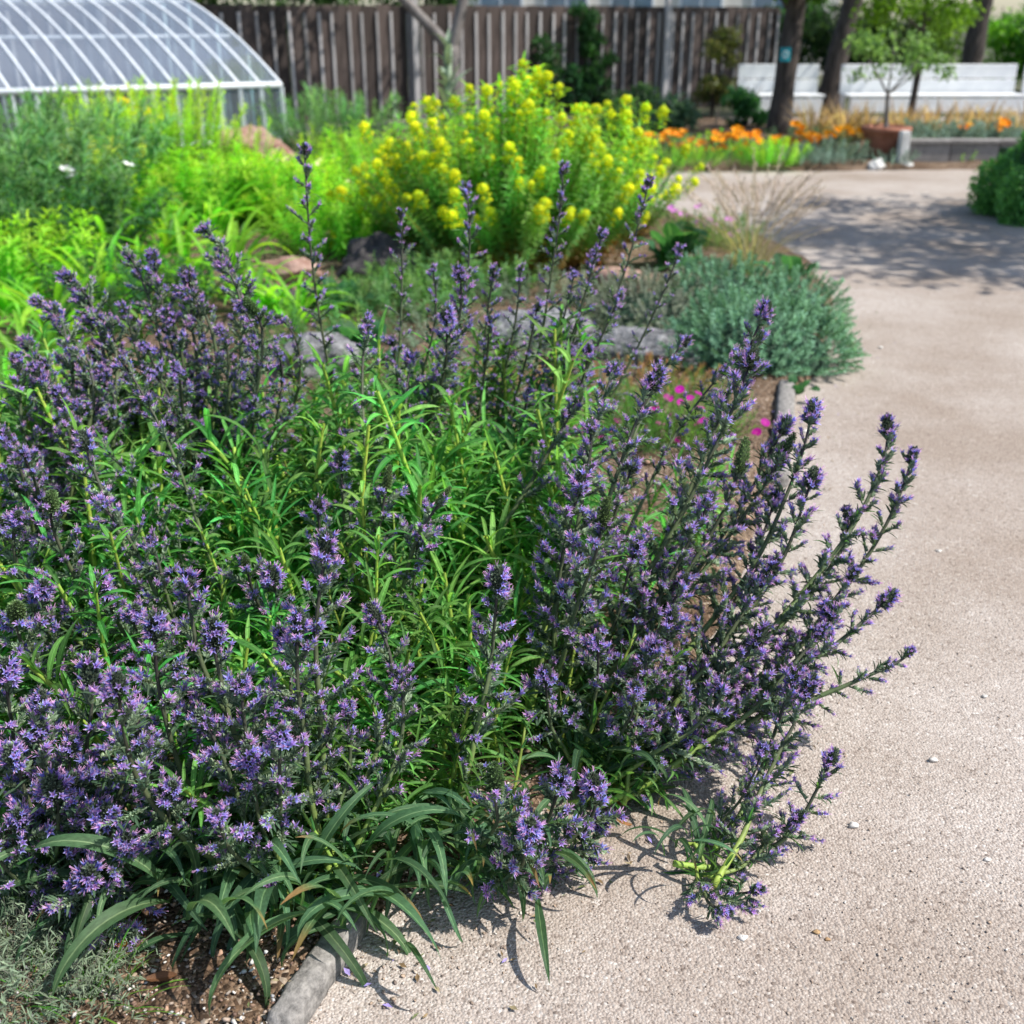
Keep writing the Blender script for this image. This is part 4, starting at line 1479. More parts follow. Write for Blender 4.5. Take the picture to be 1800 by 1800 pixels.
def plume_mesh():
    mb = MB()
    L = 1.0
    V, F, C = leaf_arrays(L, .004, 9, R.uniform(15, 60), 0, .2, 0, 0, lambda t: 1 - .6 * t, (0.2, 0.2, 0.1), None, None, 3)
    mb.add(V, F, arr((0.42, 0.37, 0.24)))
    for k in range(46):
        t = .6 + .4 * k / 46
        i = min(int(t * 9), 8)
        p_ = V[i * 3 + 1] * (1 - (t * 9 - i)) + V[(i + 1) * 3 + 1] * (t * 9 - i)
        T = V[(i + 1) * 3 + 1] - V[i * 3 + 1]
        T /= np.linalg.norm(T)
        d = T + rnd_dir() * .55
        F3 = frame(d, rnd_dir())
        v = arr([(0, 0, 0), (.02, .003, 0), (.055, 0, 0), (.02, -.003, 0)])
        mb.add(v @ F3.T + p_, [(0, 1, 2, 3)], arr((0.50, 0.40, 0.34)) * R.uniform(.7, 1.3))
    return mb.build('plume', M['silver'])


PLUME = [plume_mesh() for _ in range(5)]
g = gp(1315, 485)
t = tuft('feather_grass', 'feathery tan grass tuft leaning over the path edge', 'grass', (g.x, g.y, .02), FEATHER, 150, .35, .62, (48, 86), r0=.10)
for k in range(80):
    a = R.uniform(-1.2, 3.6)
    e = rad(R.uniform(55, 86))
    d = arr((math.cos(a) * math.cos(e), math.sin(a) * math.cos(e), math.sin(e)))
    ob('plume', R.choice(PLUME), t, mat=mat4(frame(d), arr((R.uniform(-.08, .1), R.uniform(-.06, .06), 0)), R.uniform(.5, .78)))
t['label'] = 'feathery tan grass tuft leaning over the path edge behind the cushion plant'


# --- small flower templates
def disc_flower(name, col, eye, s=1.0, n=5, cup=.25, notch=.0, wid=.55):
    mb = MB()
    for k in range(n):
        a = 2 * math.pi * k / n
        F3 = np.stack([arr((math.cos(a), math.sin(a), 0)), arr((-math.sin(a), math.cos(a), 0)), arr((0, 0, 1))], 1)
        V = arr([(0.02, 0, 0), (.45, wid * .6, cup * .4), (.85, wid * .75, cup * .8), (1.0, 0, cup), (.85, -wid * .75, cup * .8), (.45, -wid * .6, cup * .4)]) * s
        mb.add(V @ F3.T, [(0, 1, 2, 3, 4, 5)], arr([eye, col, col, col, col, col]))
    return mb.build(name, M['flower'], False)


MAGENTA = disc_flower('flower', (0.42, 0.004, 0.28), (0.5, 0.05, 0.3), 1, 5, .15, wid=.7)
PINK = disc_flower('flower', (0.62, 0.22, 0.62), (0.5, 0.2, 0.5), 1, 6, .35)
ORANGE = disc_flower('flower', (0.88, 0.36, 0.01), (0.85, 0.25, 0.0), 1, 4, .75, wid=.9)
CREAM = disc_flower('flower', (0.80, 0.74, 0.45), (0.8, 0.6, 0.2), 1, 5, .4, wid=.7)
WHITE = disc_flower('flower', (0.78, 0.78, 0.80), (0.6, 0.6, 0.3), 1, 6, .3, wid=.5)
YELLOW = disc_flower('flower', (0.75, 0.55, 0.01), (0.7, 0.4, 0.0), 1, 5, .2, wid=.6)


def stalk_mesh(col, h=1.0, r=.006):
    mb = MB()
    t = np.linspace(0, 1, 5)
    tube(mb, np.stack([.06 * t * t, .03 * t, h * t], 1), r * (1 - .4 * t), arr(col), 4)
    return mb.build('stalk', M['stem'])


STALK = stalk_mesh((0.10, 0.2, 0.05))


def flowering(name, label, cat, px, py, shoots, nsh, radius, sc, fl, spots, size, group=None, tilt=35, Yd=0.0):
    """a clump plus flowers on stalks; SPOTS are pixels where its flowers show"""
    g = gp(px, py)
    t, _ = clump(name, label, cat, (g.x, g.y, .02), shoots, nsh, radius, 'shoot', tilt, sc, group, .8)
    for (fx, fy) in spots:
        Y = g.y + R.uniform(-radius, radius) * .5 + Yd
        q = at(fx, fy, Y)
        lp = arr(q) - arr((g.x, g.y, .02))
        h = max(lp[2], .03)
        st = ob('stalk', STALK, t, mat=Matrix.Translation((lp[0] - .06 * h, lp[1] - .03 * h, 0)) @ Matrix.Scale(h, 4))
        nrm = arr((R.uniform(-.5, .5), R.uniform(-.9, 0.0), 1))
        ob('flower', fl, st, mat=Matrix.Scale(1 / h, 4) @ mat4(frame(np.cross(nrm, rnd_dir()), nrm), arr((.06 * h, .03 * h, h)), size * R.uniform(.85, 1.2)))
    return t


FINE = [shoot_mesh('shoot', 1.0, 40, .26, .022, (0.09, 0.20, 0.04), (0.10, 0.16, 0.04), .3, (20, 60), 20, .1, .2, .012) for _ in range(4)]
SEDUM = [shoot_mesh('shoot', 1.0, 34, .24, .05, (0.20, 0.17, 0.07), (0.2, 0.12, 0.06), .3, (10, 50), 20, .1, .2, .014, top=(0.30, 0.16, 0.08)) for _ in range(4)]
flowering('pink_plant', 'magenta flowered pink with needle foliage between rock and flower spikes', 'plant', 1175, 780, FINE, 120, .24, (.12, .19), MAGENTA,
          [(1195, 685), (1228, 692), (1196, 708), (1230, 718), (1178, 729), (1204, 738), (1165, 765), (1192, 772), (1345, 743), (1330, 760), (1213, 700), (1184, 748), (1222, 752), (1150, 720), (1160, 745), (1236, 740), (1210, 775), (1175, 700), (1140, 760), (1225, 778)], .019, 'low flowers by the rocks')
flowering('pink_plant', 'sparse magenta pink almost hidden by the flower stems', 'plant', 1060, 775, FINE, 60, .22, (.07, .12), MAGENTA,
          [(985, 745), (875, 733), (1085, 740), (1078, 757), (1092, 755), (998, 730), (1055, 775), (1020, 760), (940, 745)], .017, 'low flowers by the rocks')
g = gp(1120, 690)
clump('stonecrop', 'low rusty green stonecrop mat in front of the pitted rock', 'plant', (g.x, g.y, .02), SEDUM, 90, .32, 'shoot', 30, (.06, .11), None, .7)
g = gp(1235, 700)
clump('stonecrop', 'small green stonecrop mat next to the grey edging stone', 'plant', (g.x, g.y, .02), FINE, 40, .16, 'shoot', 30, (.06, .1), None, .7)
g = gp(880, 690)
clump('stonecrop', 'rusty stonecrop showing between the slender flower stems', 'plant', (g.x, g.y, .02), SEDUM, 60, .25, 'shoot', 30, (.06, .1), None, .7)
flowering('thrift', 'pink flowered thrift between spurge and feathery grass', 'plant', 1250, 440, FINE, 60, .25, (.16, .26), PINK,
          [(1185, 372), (1180, 365), (1200, 378), (1222, 392), (1248, 388), (1256, 395), (1244, 397), (1282, 387), (1225, 405), (1298, 408), (1285, 414), (1228, 364), (1270, 403)], .030, None)


# ------------------------------------------------------------------ green border on the far side of the clump
G1, G2, G3 = (0.13, 0.34, 0.022), (0.17, 0.39, 0.03), (0.075, 0.22, 0.028)
STRAP = [leaf_mesh('leaf', M['foliage'], L=1.0, Wd=R.uniform(.06, .09), rows=9, arch=R.uniform(60, 140), a0=R.uniform(0, 20), fold=.5, twist=R.uniform(-40, 40), base=c, mid=arr(c) * 1.3, edge=arr(c) * 1.1, cols=3, side=R.uniform(-.2, .2),
                   prof=lambda t: 1 - t ** 4) for c in (G1, G2, G1, G2, G3, G1)]
i = 0
DAY = [(60, 690, .45), (20, 560, .5), (110, 600, .5), (180, 560, .5), (60, 480, .55), (250, 520, .5), (330, 510, .5), (400, 530, .45), (455, 560, .42), (300, 450, .5), (200, 470, .5), (420, 470, .45), (520, 575, .38), (130, 440, .5), (10, 760, .42), (370, 420, .5), (530, 430, .42), (250, 400, .45), (20, 420, .5)]
where_ = ['below the grass at the picture edge', 'standing darkest under the grey bush', 'with long blades over the violet spikes', 'behind the dark violet spikes', 'in the shade of the grey bush', 'with broad glossy blades mid border', 'right behind the twin violet tips',
          'arching toward the reddish rock', 'beside the knobbly grey brown rock', 'under the pale lime flower spikes', 'next to the white flowers', 'in front of the yellow-green perennials', 'at the foot of the tallest spike', 'beneath the feathery grey bush',
          'lowest down the picture edge', 'halfway up the sunny border', 'between reddish rock and tallest spike', 'behind the pale lime flowers', 'at the picture edge under the bush']
for (px, py, L), w_ in zip(DAY, where_):
    g = gp(px, py)
    t = thing('daylily_clump', 'bright green strap leaved clump ' + w_, 'plant', (g.x, g.y, .02), 'strap leaved clumps in the border')
    for k in range(26):
        a = R.uniform(0, 2 * math.pi)
        e = rad(R.uniform(40, 85))
        d = arr((math.cos(a) * math.cos(e), math.sin(a) * math.cos(e), math.sin(e)))
        ob('leaf', R.choice(STRAP), t, mat=mat4(frame(d), arr((math.cos(a), math.sin(a), 0)) * R.uniform(0, .12), L * R.uniform(.7, 1.2)))

LANCE = [shoot_mesh('shoot', 1.0, 46, .22, .05, (0.14, 0.36, 0.03), (0.12, 0.22, 0.04), .15, (0, 45), 45, .08, .3, .007, top=(0.25, 0.45, 0.03)) for _ in range(4)]
LIME = [shoot_mesh('shoot', 1.0, 60, .15, .035, (0.22, 0.36, 0.04), (0.15, 0.24, 0.05), .15, (0, 45), 45, .1, .3, .008, top=(0.45, 0.50, 0.10)) for _ in range(3)]
FEATH = [shoot_mesh('shoot', 1.0, 80, .16, .022, (0.05, 0.13, 0.045), (0.10, 0.14, 0.06), .25, (0, 60), 30, .1, .2, .007, mat='foliage', top=(0.14, 0.29, 0.11)) for _ in range(4)]
TALLY = [shoot_mesh('shoot', 1.0, 70, .13, .020, (0.15, 0.36, 0.03), (0.12, 0.2, 0.04), .12, (10, 55), 35, .1, .3, .006, top=(0.32, 0.48, 0.03)) for _ in range(4)]
DARKG = [shoot_mesh('shoot', 1.0, 60, .18, .045, (0.03, 0.10, 0.03), (0.06, 0.08, 0.03), .2, (0, 50), 45, .08, .3, .008, top=(0.05, 0.14, 0.04)) for _ in range(3)]
BORDER = [
    ('shrubby_wormwood', 'dark grey-green feathery bush in front of the glasshouse', FEATH, 70, 400, 130, .62, (.7, .98), 40, 'grey bush'),
    ('shrubby_wormwood', 'lower feathery grey bush reaching toward the white flowers', FEATH, 20, 450, 60, .45, (.5, .8), 40, 'grey bush'),
    ('leafy_perennial', 'tall yellow-green perennial with loose tops before the glasshouse eave', TALLY, 280, 340, 90, .55, (.65, .98), 22, 'yellow-green perennials'),
    ('leafy_perennial', 'thin grassy tall perennial by the glasshouse corner', TALLY, 400, 330, 34, .40, (.35, .65), 18, 'yellow-green perennials'),
    ('leafy_perennial', 'bushy bright green perennial in the middle of the sunny border', LANCE, 330, 400, 70, .5, (.38, .6), 35, 'bright green perennials'),
    ('leafy_perennial', 'bright green perennial beneath the pink rock', LANCE, 450, 390, 70, .45, (.32, .55), 35, 'bright green perennials'),
    ('leafy_perennial', 'low fresh green perennial beside the tallest flower spike', LANCE, 540, 400, 60, .4, (.35, .55), 35, 'bright green perennials'),
    ('leafy_perennial', 'pale lime perennial with creamy flower tips', LIME, 180, 400, 40, .28, (.5, .7), 20, None),
    ('leafy_perennial', 'dark leafy perennial in the gap under the feathery bush', DARKG, 110, 470, 60, .45, (.4, .6), 35, None),
    ('leafy_perennial', 'dark leaved perennial behind the strap leaves by the violet tips', DARKG, 230, 570, 50, .4, (.25, .4), 35, None),
    ('leafy_perennial', 'green perennial at the picture edge above the grass', LANCE, 15, 520, 60, .4, (.35, .5), 35, None),
    ('leafy_perennial', 'green leafy plant filling the gap before the dark rock', LANCE, 600, 450, 60, .35, (.3, .45), 35, None),
    ('leafy_perennial', 'grey twiggy plant at the foot of the fence post', FEATH, 580, 290, 60, .5, (.5, .8), 30, None),
    ('leafy_perennial', 'fresh green plant between fence post and spurge', LANCE, 640, 330, 50, .4, (.35, .6), 30, None),
]
for (nm, label, ms, px, py, n, r_, sc, tl, grp) in BORDER:
    g = gp(px, py)
    clump(nm, label, 'plant', (g.x, g.y, .02), ms, n, r_, 'shoot', tl, sc, grp, .8)
flowering('border_flower', 'white flowered plant in front of the feathery grey bush', 'flower', 115, 440, LANCE, 30, .2, (.3, .45), WHITE, [(125, 312), (102, 333), (118, 300), (225, 290), (96, 340), (25, 415)], .05)
flowering('border_flower', 'cream poppies standing by the pink rock', 'flower', 530, 370, LANCE, 24, .2, (.2, .4), CREAM, [(487, 265), (483, 276), (563, 287), (497, 282), (615, 322), (690, 330)], .045)
flowering('border_flower', 'yellow tops scattered among the tall perennials by the glasshouse', 'flower', 260, 330, TALLY, 20, .3, (.7, 1), YELLOW, [(240, 190), (255, 195), (215, 178), (268, 215), (168, 200), (238, 200), (290, 210), (500, 293), (508, 298)], .06)
flowering('border_flower', 'low yellow daisies beside the dark rock', 'flower', 600, 450, LANCE, 10, .15, (.1, .2), YELLOW, [(605, 408), (590, 412), (612, 412), (588, 430), (600, 436)], .04)

# --- grass at the picture edge and the woolly plant at the bottom corner
GRASS = [blade_mesh('blade', (0.05, 0.17, 0.02), (0.13, 0.30, 0.04), w=.022, arch=R.uniform(40, 110)) for _ in range(6)]
for (px, py, L, label) in [(10, 740, .42, 'bright grass tuft at the picture edge behind the violet spikes'), (70, 640, .45, 'grass tuft between the violet spikes and the strap leaves'), (30, 1800, .13, 'short grass tuft at the bottom corner'), (150, 1800, .12, 'small grass tuft beside the woolly plant')]:
    g = gp(px, py)
    tuft('grass_tuft', label, 'grass', (g.x, g.y, .02), GRASS, 60, L * .6, L * 1.2, (35, 85), r0=.1)


def woolly():
    mb = MB()
    for k in range(34):
        d = arr((R.uniform(-1, 1), R.uniform(-1, 1), R.uniform(.1, 1.1)))
        d /= np.linalg.norm(d)
        n = 7
        t = np.linspace(0, 1, n)
        L = R.uniform(.5, 1.0)
        wv = rnd_dir() * .18
        pts = d * (t * L)[:, None] + wv * (np.sin(t * 4))[:, None]
        tube(mb, pts, .006 * (1 - .6 * t), arr((0.20, 0.20, 0.16)), 3, 0, False)
        for q in range(15):
            i = R.randint(1, n - 1)
            small_leaf(mb, pts[i] + rnd_dir() * .02, rnd_dir() + arr((0, 0, .4)), R.uniform(.08, .16), .022, arr((0.15, 0.20, 0.13)) * R.uniform(.6, 1.3), 30, 3)
    return mb.build('tangle', M['silver'])


WOOL = [woolly() for _ in range(3)]
for (px, py, n, r_, s, label) in [(85, 1745, 9, .12, (.09, .15), 'grey woolly tangled plant at the bottom corner of the bed'), (60, 1650, 8, .10, (.09, .14), 'grey dried tangle under the pale lilac heads')]:
    g = gp(px, py)
    clump('woolly_plant', label, 'plant', (g.x, g.y, .02), WOOL, n, r_, 'tangle', 30, s, None, .8)

# --- fallen leaves
DRY = [leaf_mesh('fallen_leaf', M['leaf'], L=1.0, Wd=.45, rows=6, arch=R.uniform(-30, 40), a0=5, fold=.5, twist=20, wave=.2, base=c, mid=arr(c) * 1.2, edge=arr(c) * .8, cols=5) for c in ((0.45, 0.11, 0.02), (0.24, 0.13, 0.06), (0.30, 0.15, 0.06))]
for (px, py, L, m_, label) in [(205, 1692, .045, 0, 'curled orange fallen leaf on the dark soil'), (1425, 662, .04, 0, 'orange fallen leaf on the path by the cushion plant'), (1090, 1435, .05, 1, 'brown fallen leaf on the soil under the leaning spikes'), (265, 1760, .05, 1, 'brown dry leaf among the bed grit'),
                            (1330, 800, .04, 2, 'brown leaf by the edging stone'), (1110, 1470, .04, 2, 'small russet leaf beside the sprawling flower head')]:
    g = gp(px, py)
    o = thing('fallen_leaf', label, 'leaf', (g.x, g.y, .052 if px < 1000 else .03), None, DRY[m_])
    o.scale = (L, L, L)
    o.rotation_euler = (R.uniform(-.2, .2), R.uniform(-.2, .2), R.uniform(0, 6))


# ------------------------------------------------------------------ fence
FB = arr((4.9, 21.75))
FA = arr((-10.0, 14.1))
fd = (FB - FA)
FL = np.linalg.norm(fd)
fd = fd / FL
fn = arr((fd[1], -fd[0]))          # faces the garden
ang = math.atan2(fd[1], fd[0])
FH = 1.66
t = thing('timber_fence', 'dark brown timber fence with pale upright battens behind the garden', 'fence', (FA[0], FA[1], 0))
t.rotation_euler = (0, 0, ang)
pitch_ = 0.235
plank = bevel_box('plank', (pitch_ - .012, .022, FH), .004, M['fencewood'], 1)
bat = bevel_box('batten', (.042, .03, FH - .13), .005, M['batten'], 1)
rail = bevel_box('rail', (FL, .05, .10), .006, M['fencewood'], 1)
post = bevel_box('post', (.10, .10, FH + .25), .008, M['batten'], 1)
n = int(FL / pitch_)
for k in range(n):
    x = (k + .5) * pitch_
    ob('plank', plank, t, loc=(x, R.uniform(-.004, .004), FH / 2 + R.uniform(-.008, .008)))
    ob('batten', bat, t, loc=(x + pitch_ / 2 + R.uniform(-.03, .03), -.032, (FH - .13) / 2 + .03 + R.uniform(-.02, .01)))
ob('rail', rail, t, loc=(FL / 2, .04, FH - .1))
ob('rail', rail, t, loc=(FL / 2, .04, .3))
for x in (4.9, 9.5, 14.2):
    ob('post', post, t, loc=(x, -.10, (FH + .25) / 2))


# ------------------------------------------------------------------ glasshouse
E0, E1 = arr((-2.49, 12.6)), arr((-5.9, 10.85))
ed = E1 - E0
EL = np.linalg.norm(ed)
ed /= EL
pd_ = arr((ed[1], -ed[0]))
if pd_[1] < 0:
    pd_ = -pd_
pd_ = arr((-.62, .785))
EAVE, RISE, HALF = 0.83, 1.05, 4.0
t = thing('glasshouse', 'low barrel vaulted glasshouse with white curved glazing bars and glass side', 'greenhouse', (E0[0], E0[1], 0))
NB = 17
stp = EL / NB


def arcp(k, s):
    q = ed * (k * stp) + pd_ * s
    return arr((q[0], q[1], EAVE + RISE * (1 - (1 - s / HALF) ** 2)))


ss = np.linspace(0, HALF, 15)
for k in range(NB + 1):
    mb = MB()
    tube(mb, [arcp(k, s) for s in ss], [.021] * 15, (1, 1, 1), 4)
    ob('glazing_bar', mb.build('glazing_bar', M['alu']), t)
    q = ed * (k * stp)
    mb = MB()
    box(mb, (q[0] - .018, q[1] - .018, .26), (q[0] + .018, q[1] + .018, EAVE - .02))
    ob('mullion', mb.build('mullion', M['alu'], False), t)
    if k < NB:
        mb = MB()
        V, F = [], []
        for s in ss:
            V += [arcp(k + .06, s) - arr((0, 0, .004)), arcp(k + .94, s) - arr((0, 0, .004))]
        mb.add(V, [(2 * i_, 2 * i_ + 1, 2 * i_ + 3, 2 * i_ + 2) for i_ in range(14)], (1, 1, 1))
        ob('roof_pane', mb.build('roof_pane', M['pane']), t)
        a, b = ed * ((k + .07) * stp), ed * ((k + .93) * stp)
        mb = MB()
        mb.add([(a[0], a[1], .3), (b[0], b[1], .3), (b[0], b[1], EAVE - .03), (a[0], a[1], EAVE - .03)], [(0, 1, 2, 3)], (1, 1, 1))
        ob('side_pane', mb.build('side_pane', M['sidepane'], False), t)


def bar3(name, a, b, r, mat):
    mb = MB()
    tube(mb, [a, (arr(a) + arr(b)) / 2, b], [r] * 3, (1, 1, 1), 4)
    return ob(name, mb.build(name, mat), t)


bar3('eave_rail', (0, 0, EAVE), (*(ed * EL), EAVE), .035, M['alu'])
bar3('base_rail', (0, 0, .26), (*(ed * EL), .26), .035, M['alu'])
mb = MB()
qq = ed * EL
mb.add([(0, 0, 0), (qq[0], qq[1], 0), (qq[0], qq[1], .235), (0, 0, .235), (pd_[0] * HALF, pd_[1] * HALF, 0), (pd_[0] * HALF, pd_[1] * HALF, .235)], [(0, 1, 2, 3), (4, 0, 3, 5)], (1, 1, 1))
ob('base_wall', mb.build('base_wall', M['concrete'], False), t)
for s_ in (1.1, 2.3, 3.5):
    bar3('purlin', arcp(0, s_) - arr((0, 0, .03)), arcp(NB, s_) - arr((0, 0, .03)), .02, M['alu'])
mb = MB()
V = [arcp(0, s) for s in ss] + [arr((*(pd_ * s), .28)) for s in ss]
mb.add(V, [(i_, i_ + 1, 16 + i_, 15 + i_) for i_ in range(14)], (1, 1, 1))
ob('gable_pane', mb.build('gable_pane', M['sidepane']), t)
for s_ in (.75, 1.5, 2.25, 3.0, 3.7):
    bar3('gable_bar', (*(pd_ * s_), .26), arcp(0, s_), .018, M['alu'])
bar3('gable_sill', (0, 0, .262), (*(pd_ * HALF), .262), .04, M['alu'])


# ------------------------------------------------------------------ house behind the fence
t = thing('house', 'cream rendered house with tall blue windows seen above the fence', 'house', (0, 33, 0))
mb = MB()
box(mb, (-1.35, 0, 0), (9.0, 8, 6.0))
ob('wall', mb.build('wall', M['render'], False), t)
mb = MB()
mb.add([(-1.85, -.5, 6.0), (9.5, -.5, 6.0), (9.5, 8.5, 6.0), (-1.85, 8.5, 6.0), (.8, 4, 8.2), (7, 4, 8.2)], [(0, 1, 5, 4), (1, 2, 5), (2, 3, 4, 5), (3, 0, 4), (3, 2, 1, 0)], (1, 1, 1))
ob('roof', mb.build('roof', M['rooftile'], False), t)
for k, x in enumerate((-.3, 1.5, 3.3, 5.2, 7.2)):
    for z in (1.2, 3.9):
        mb = MB()
        box(mb, (x - .62, -.06, z - .08), (x + .62, .0 - .004, z + 1.5))
        wf = ob('window', mb.build('window', M['whitepaint'], False), t)
        for s_ in (-1, 1):
            mb = MB()
            box(mb, (x + s_ * .29 - .25, -.075, z), (x + s_ * .29 + .25, -.062, z + 1.42))
            ob('pane', mb.build('pane', M['glass'], False), wf)


# ------------------------------------------------------------------ trees
def crown_mesh(name, centers, n, ls, cols, mat='foliage', droop=.3, flat=.7):
    mb = MB()
    V4, F4, C4 = [], [], []
    cnt = 0
    for k in range(n):
        c, rr = centers[R.randrange(len(centers))]
        d = rnd_dir() * (R.random() ** .45)
        p_ = arr(c) + d * arr((rr, rr, rr * flat))
        f_ = frame(rnd_dir() + arr((0, 0, -droop)), rnd_dir() + arr((0, 0, .8)))
        l = ls * R.uniform(.6, 1.3)
        v = arr([(0, 0, 0), (l * .5, l * .26, l * .05), (l, 0, -l * .08), (l * .5, -l * .26, l * .05)]) @ f_.T + p_
        V4.append(v)
        F4.append((cnt, cnt + 1, cnt + 2, cnt + 3))
        cc = arr(R.choice(cols)) * R.uniform(.75, 1.25)
        C4.append(np.tile(cc, (4, 1)))
        cnt += 4
    mb.add(np.concatenate(V4), F4, np.concatenate(C4))
    return mb.build(name, M[mat])


def tree(name, label, base, trunk_pts, r0, r1, limbs, centers, n, ls, cols, bark='bark', group=None):
    t = thing(name, label, 'tree', base, group)
    mb = MB()
    pts = arr(trunk_pts)
    T_ = np.linspace(0, 1, len(pts) * 4)
    fine = np.stack([np.interp(T_, np.linspace(0, 1, len(pts)), pts[:, i_]) for i_ in range(3)], 1)
    rr = r0 + (r1 - r0) * T_ + r0 * .35 * np.exp(-T_ * 12)
    rr = rr * (1 + .05 * np.sin(T_ * 23))
    tube(mb, fine, rr, (1, 1, 1), 12)
    ob('trunk', mb.build('trunk', M[bark]), t)
    for (a, b, c, ra, rb) in limbs:
        mb = MB()
        a, b, c = arr(a), arr(b), arr(c)
        pp = bez(a, a + (b - a) * .66, c + (b - c) * .66, c, 10)
        tube(mb, pp, np.linspace(ra, rb, 10), (1, 1, 1), 8)
        ob('limb', mb.build('limb', M[bark]), t)
    if n:
        ob('crown', crown_mesh('crown', centers, n, ls, cols), t)
    return t


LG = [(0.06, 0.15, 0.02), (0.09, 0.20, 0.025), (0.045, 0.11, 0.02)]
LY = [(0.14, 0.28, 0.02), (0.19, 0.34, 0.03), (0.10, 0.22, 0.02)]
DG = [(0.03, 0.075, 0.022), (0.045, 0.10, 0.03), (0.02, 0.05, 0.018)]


def cloud(cx, cy, cz, rx, ry, rz, k, r):
    return [((cx + R.uniform(-rx, rx), cy + R.uniform(-ry, ry), cz + R.uniform(-rz, rz)), r * R.uniform(.7, 1.3)) for _ in range(k)]


b = at(1368, 236, 15.6)
tree('garden_tree', 'dark trunked tree with a small teal tag behind the orange poppies', (b.x, b.y, 0), [(0, 0, 0), (.02, 0, .8), (.06, 0, 1.5), (.10, .05, 2.3), (.15, .1, 3.4)], .145, .12,
     [((.07, 0, 1.55), (-.15, 0, 1.9), (-1.3, .2, 3.1), .10, .05), ((.1, 0, 2.2), (.6, -.2, 2.9), (1.5, -.3, 3.9), .08, .04)],
     cloud(.1, .1, 4.2, 1.9, 1.6, .9, 26, .75) + [((-.15, -.3, 1.85), .20), ((.25, -.35, 1.8), .18)], 5200, .12, LG, group='trees behind the far border')
tagx, tagy = at(1383, 96, 15.30), None
mb = MB()
box(mb, (-.075, -.012, -.085), (.075, 0, .085))
tg = thing('tree_tag', 'small teal tag with a white mark fixed to the dark tree trunk', 'tag', (tagx.x, 15.40, tagx.z))
ob('plate', mb.build('plate', M['teal'], False), tg)
mb = MB()
for k in range(10):
    a0, a1 = 2 * math.pi * k / 10, 2 * math.pi * (k + .7) / 10
    q = [(.030 * math.cos(a0), -.0145, .030 * math.sin(a0)), (.046 * math.cos(a0), -.0145, .046 * math.sin(a0)), (.046 * math.cos(a1), -.0145, .046 * math.sin(a1)), (.030 * math.cos(a1), -.0145, .030 * math.sin(a1))]
    mb.add(q, [(0, 1, 2, 3)], (1, 1, 1))
ob('mark', mb.build('mark', M['tagwhite'], False), tg)
tg.rotation_euler = (0, 0, .25)

b = at(1452, 205, 19.0)
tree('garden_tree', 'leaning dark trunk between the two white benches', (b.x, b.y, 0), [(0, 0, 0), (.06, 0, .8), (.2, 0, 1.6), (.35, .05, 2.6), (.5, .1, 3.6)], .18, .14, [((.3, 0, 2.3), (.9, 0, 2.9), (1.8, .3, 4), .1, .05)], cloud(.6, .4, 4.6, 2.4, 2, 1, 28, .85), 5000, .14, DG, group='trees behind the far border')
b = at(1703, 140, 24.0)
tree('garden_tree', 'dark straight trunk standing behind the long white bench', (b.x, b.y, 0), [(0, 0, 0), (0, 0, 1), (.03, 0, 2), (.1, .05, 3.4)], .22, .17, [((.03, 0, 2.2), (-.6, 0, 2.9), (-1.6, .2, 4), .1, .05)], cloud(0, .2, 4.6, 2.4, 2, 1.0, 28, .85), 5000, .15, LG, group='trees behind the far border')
b = at(797, 236, 15.1)
fk = at(795, 62, 15.1).z
tree('garden_tree', 'grey forked tree in front of the timber fence', (b.x, b.y, 0), [(0, 0, 0), (.02, 0, .6), (.0, 0, fk - .12)], .125, .105,
     [((0, 0, fk - .18), (-.25, 0, fk + .1), (-1.15, -.05, fk + .95), .085, .05), ((0, 0, fk - .18), (.10, 0, fk + .15), (.35, .05, fk + 1.2), .085, .05), ((-.9, 0, fk + .72), (-1.6, 0, fk + 1.1), (-2.5, .2, fk + 1.9), .05, .02), ((.3, 0, fk + 1), (.7, 0, fk + 1.4), (1.4, .2, fk + 2.2), .05, .02)],
     cloud(-.4, 1.2, 3.9, 2.3, 1.1, .9, 34, .62), 9000, .13, LG, 'greybark')
# tree beside the path, out of the picture, whose crown shades the gravel
tree('garden_tree', 'leafy shade tree beside the clipped hedge', (7.9, 6.9, 0), [(0, 0, 0), (.05, 0, 1), (0, .05, 2), (.05, 0, 3.4)], .2, .14, [((0, 0, 2.4), (-.7, 0, 3), (-1.5, .3, 3.9), .1, .04), ((0, 0, 2.6), (.7, 0, 3.2), (1.6, -.3, 4), .1, .04)],
     cloud(-.3, .9, 4.4, 2.0, 1.45, .9, 46, .62), 11000, .14, LG)
# lit yellow-green young tree
b = at(1585, 215, 15.2)
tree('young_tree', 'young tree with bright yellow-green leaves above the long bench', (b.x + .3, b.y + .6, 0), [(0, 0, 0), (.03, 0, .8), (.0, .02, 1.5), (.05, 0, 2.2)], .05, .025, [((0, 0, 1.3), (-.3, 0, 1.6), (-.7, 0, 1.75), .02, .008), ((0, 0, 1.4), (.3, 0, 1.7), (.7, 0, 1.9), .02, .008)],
     cloud(0, 0, 1.65, .75, .4, .28, 16, .26) + cloud(0, 0, 2.2, .9, .5, .3, 12, .3), 2600, .085, LY)

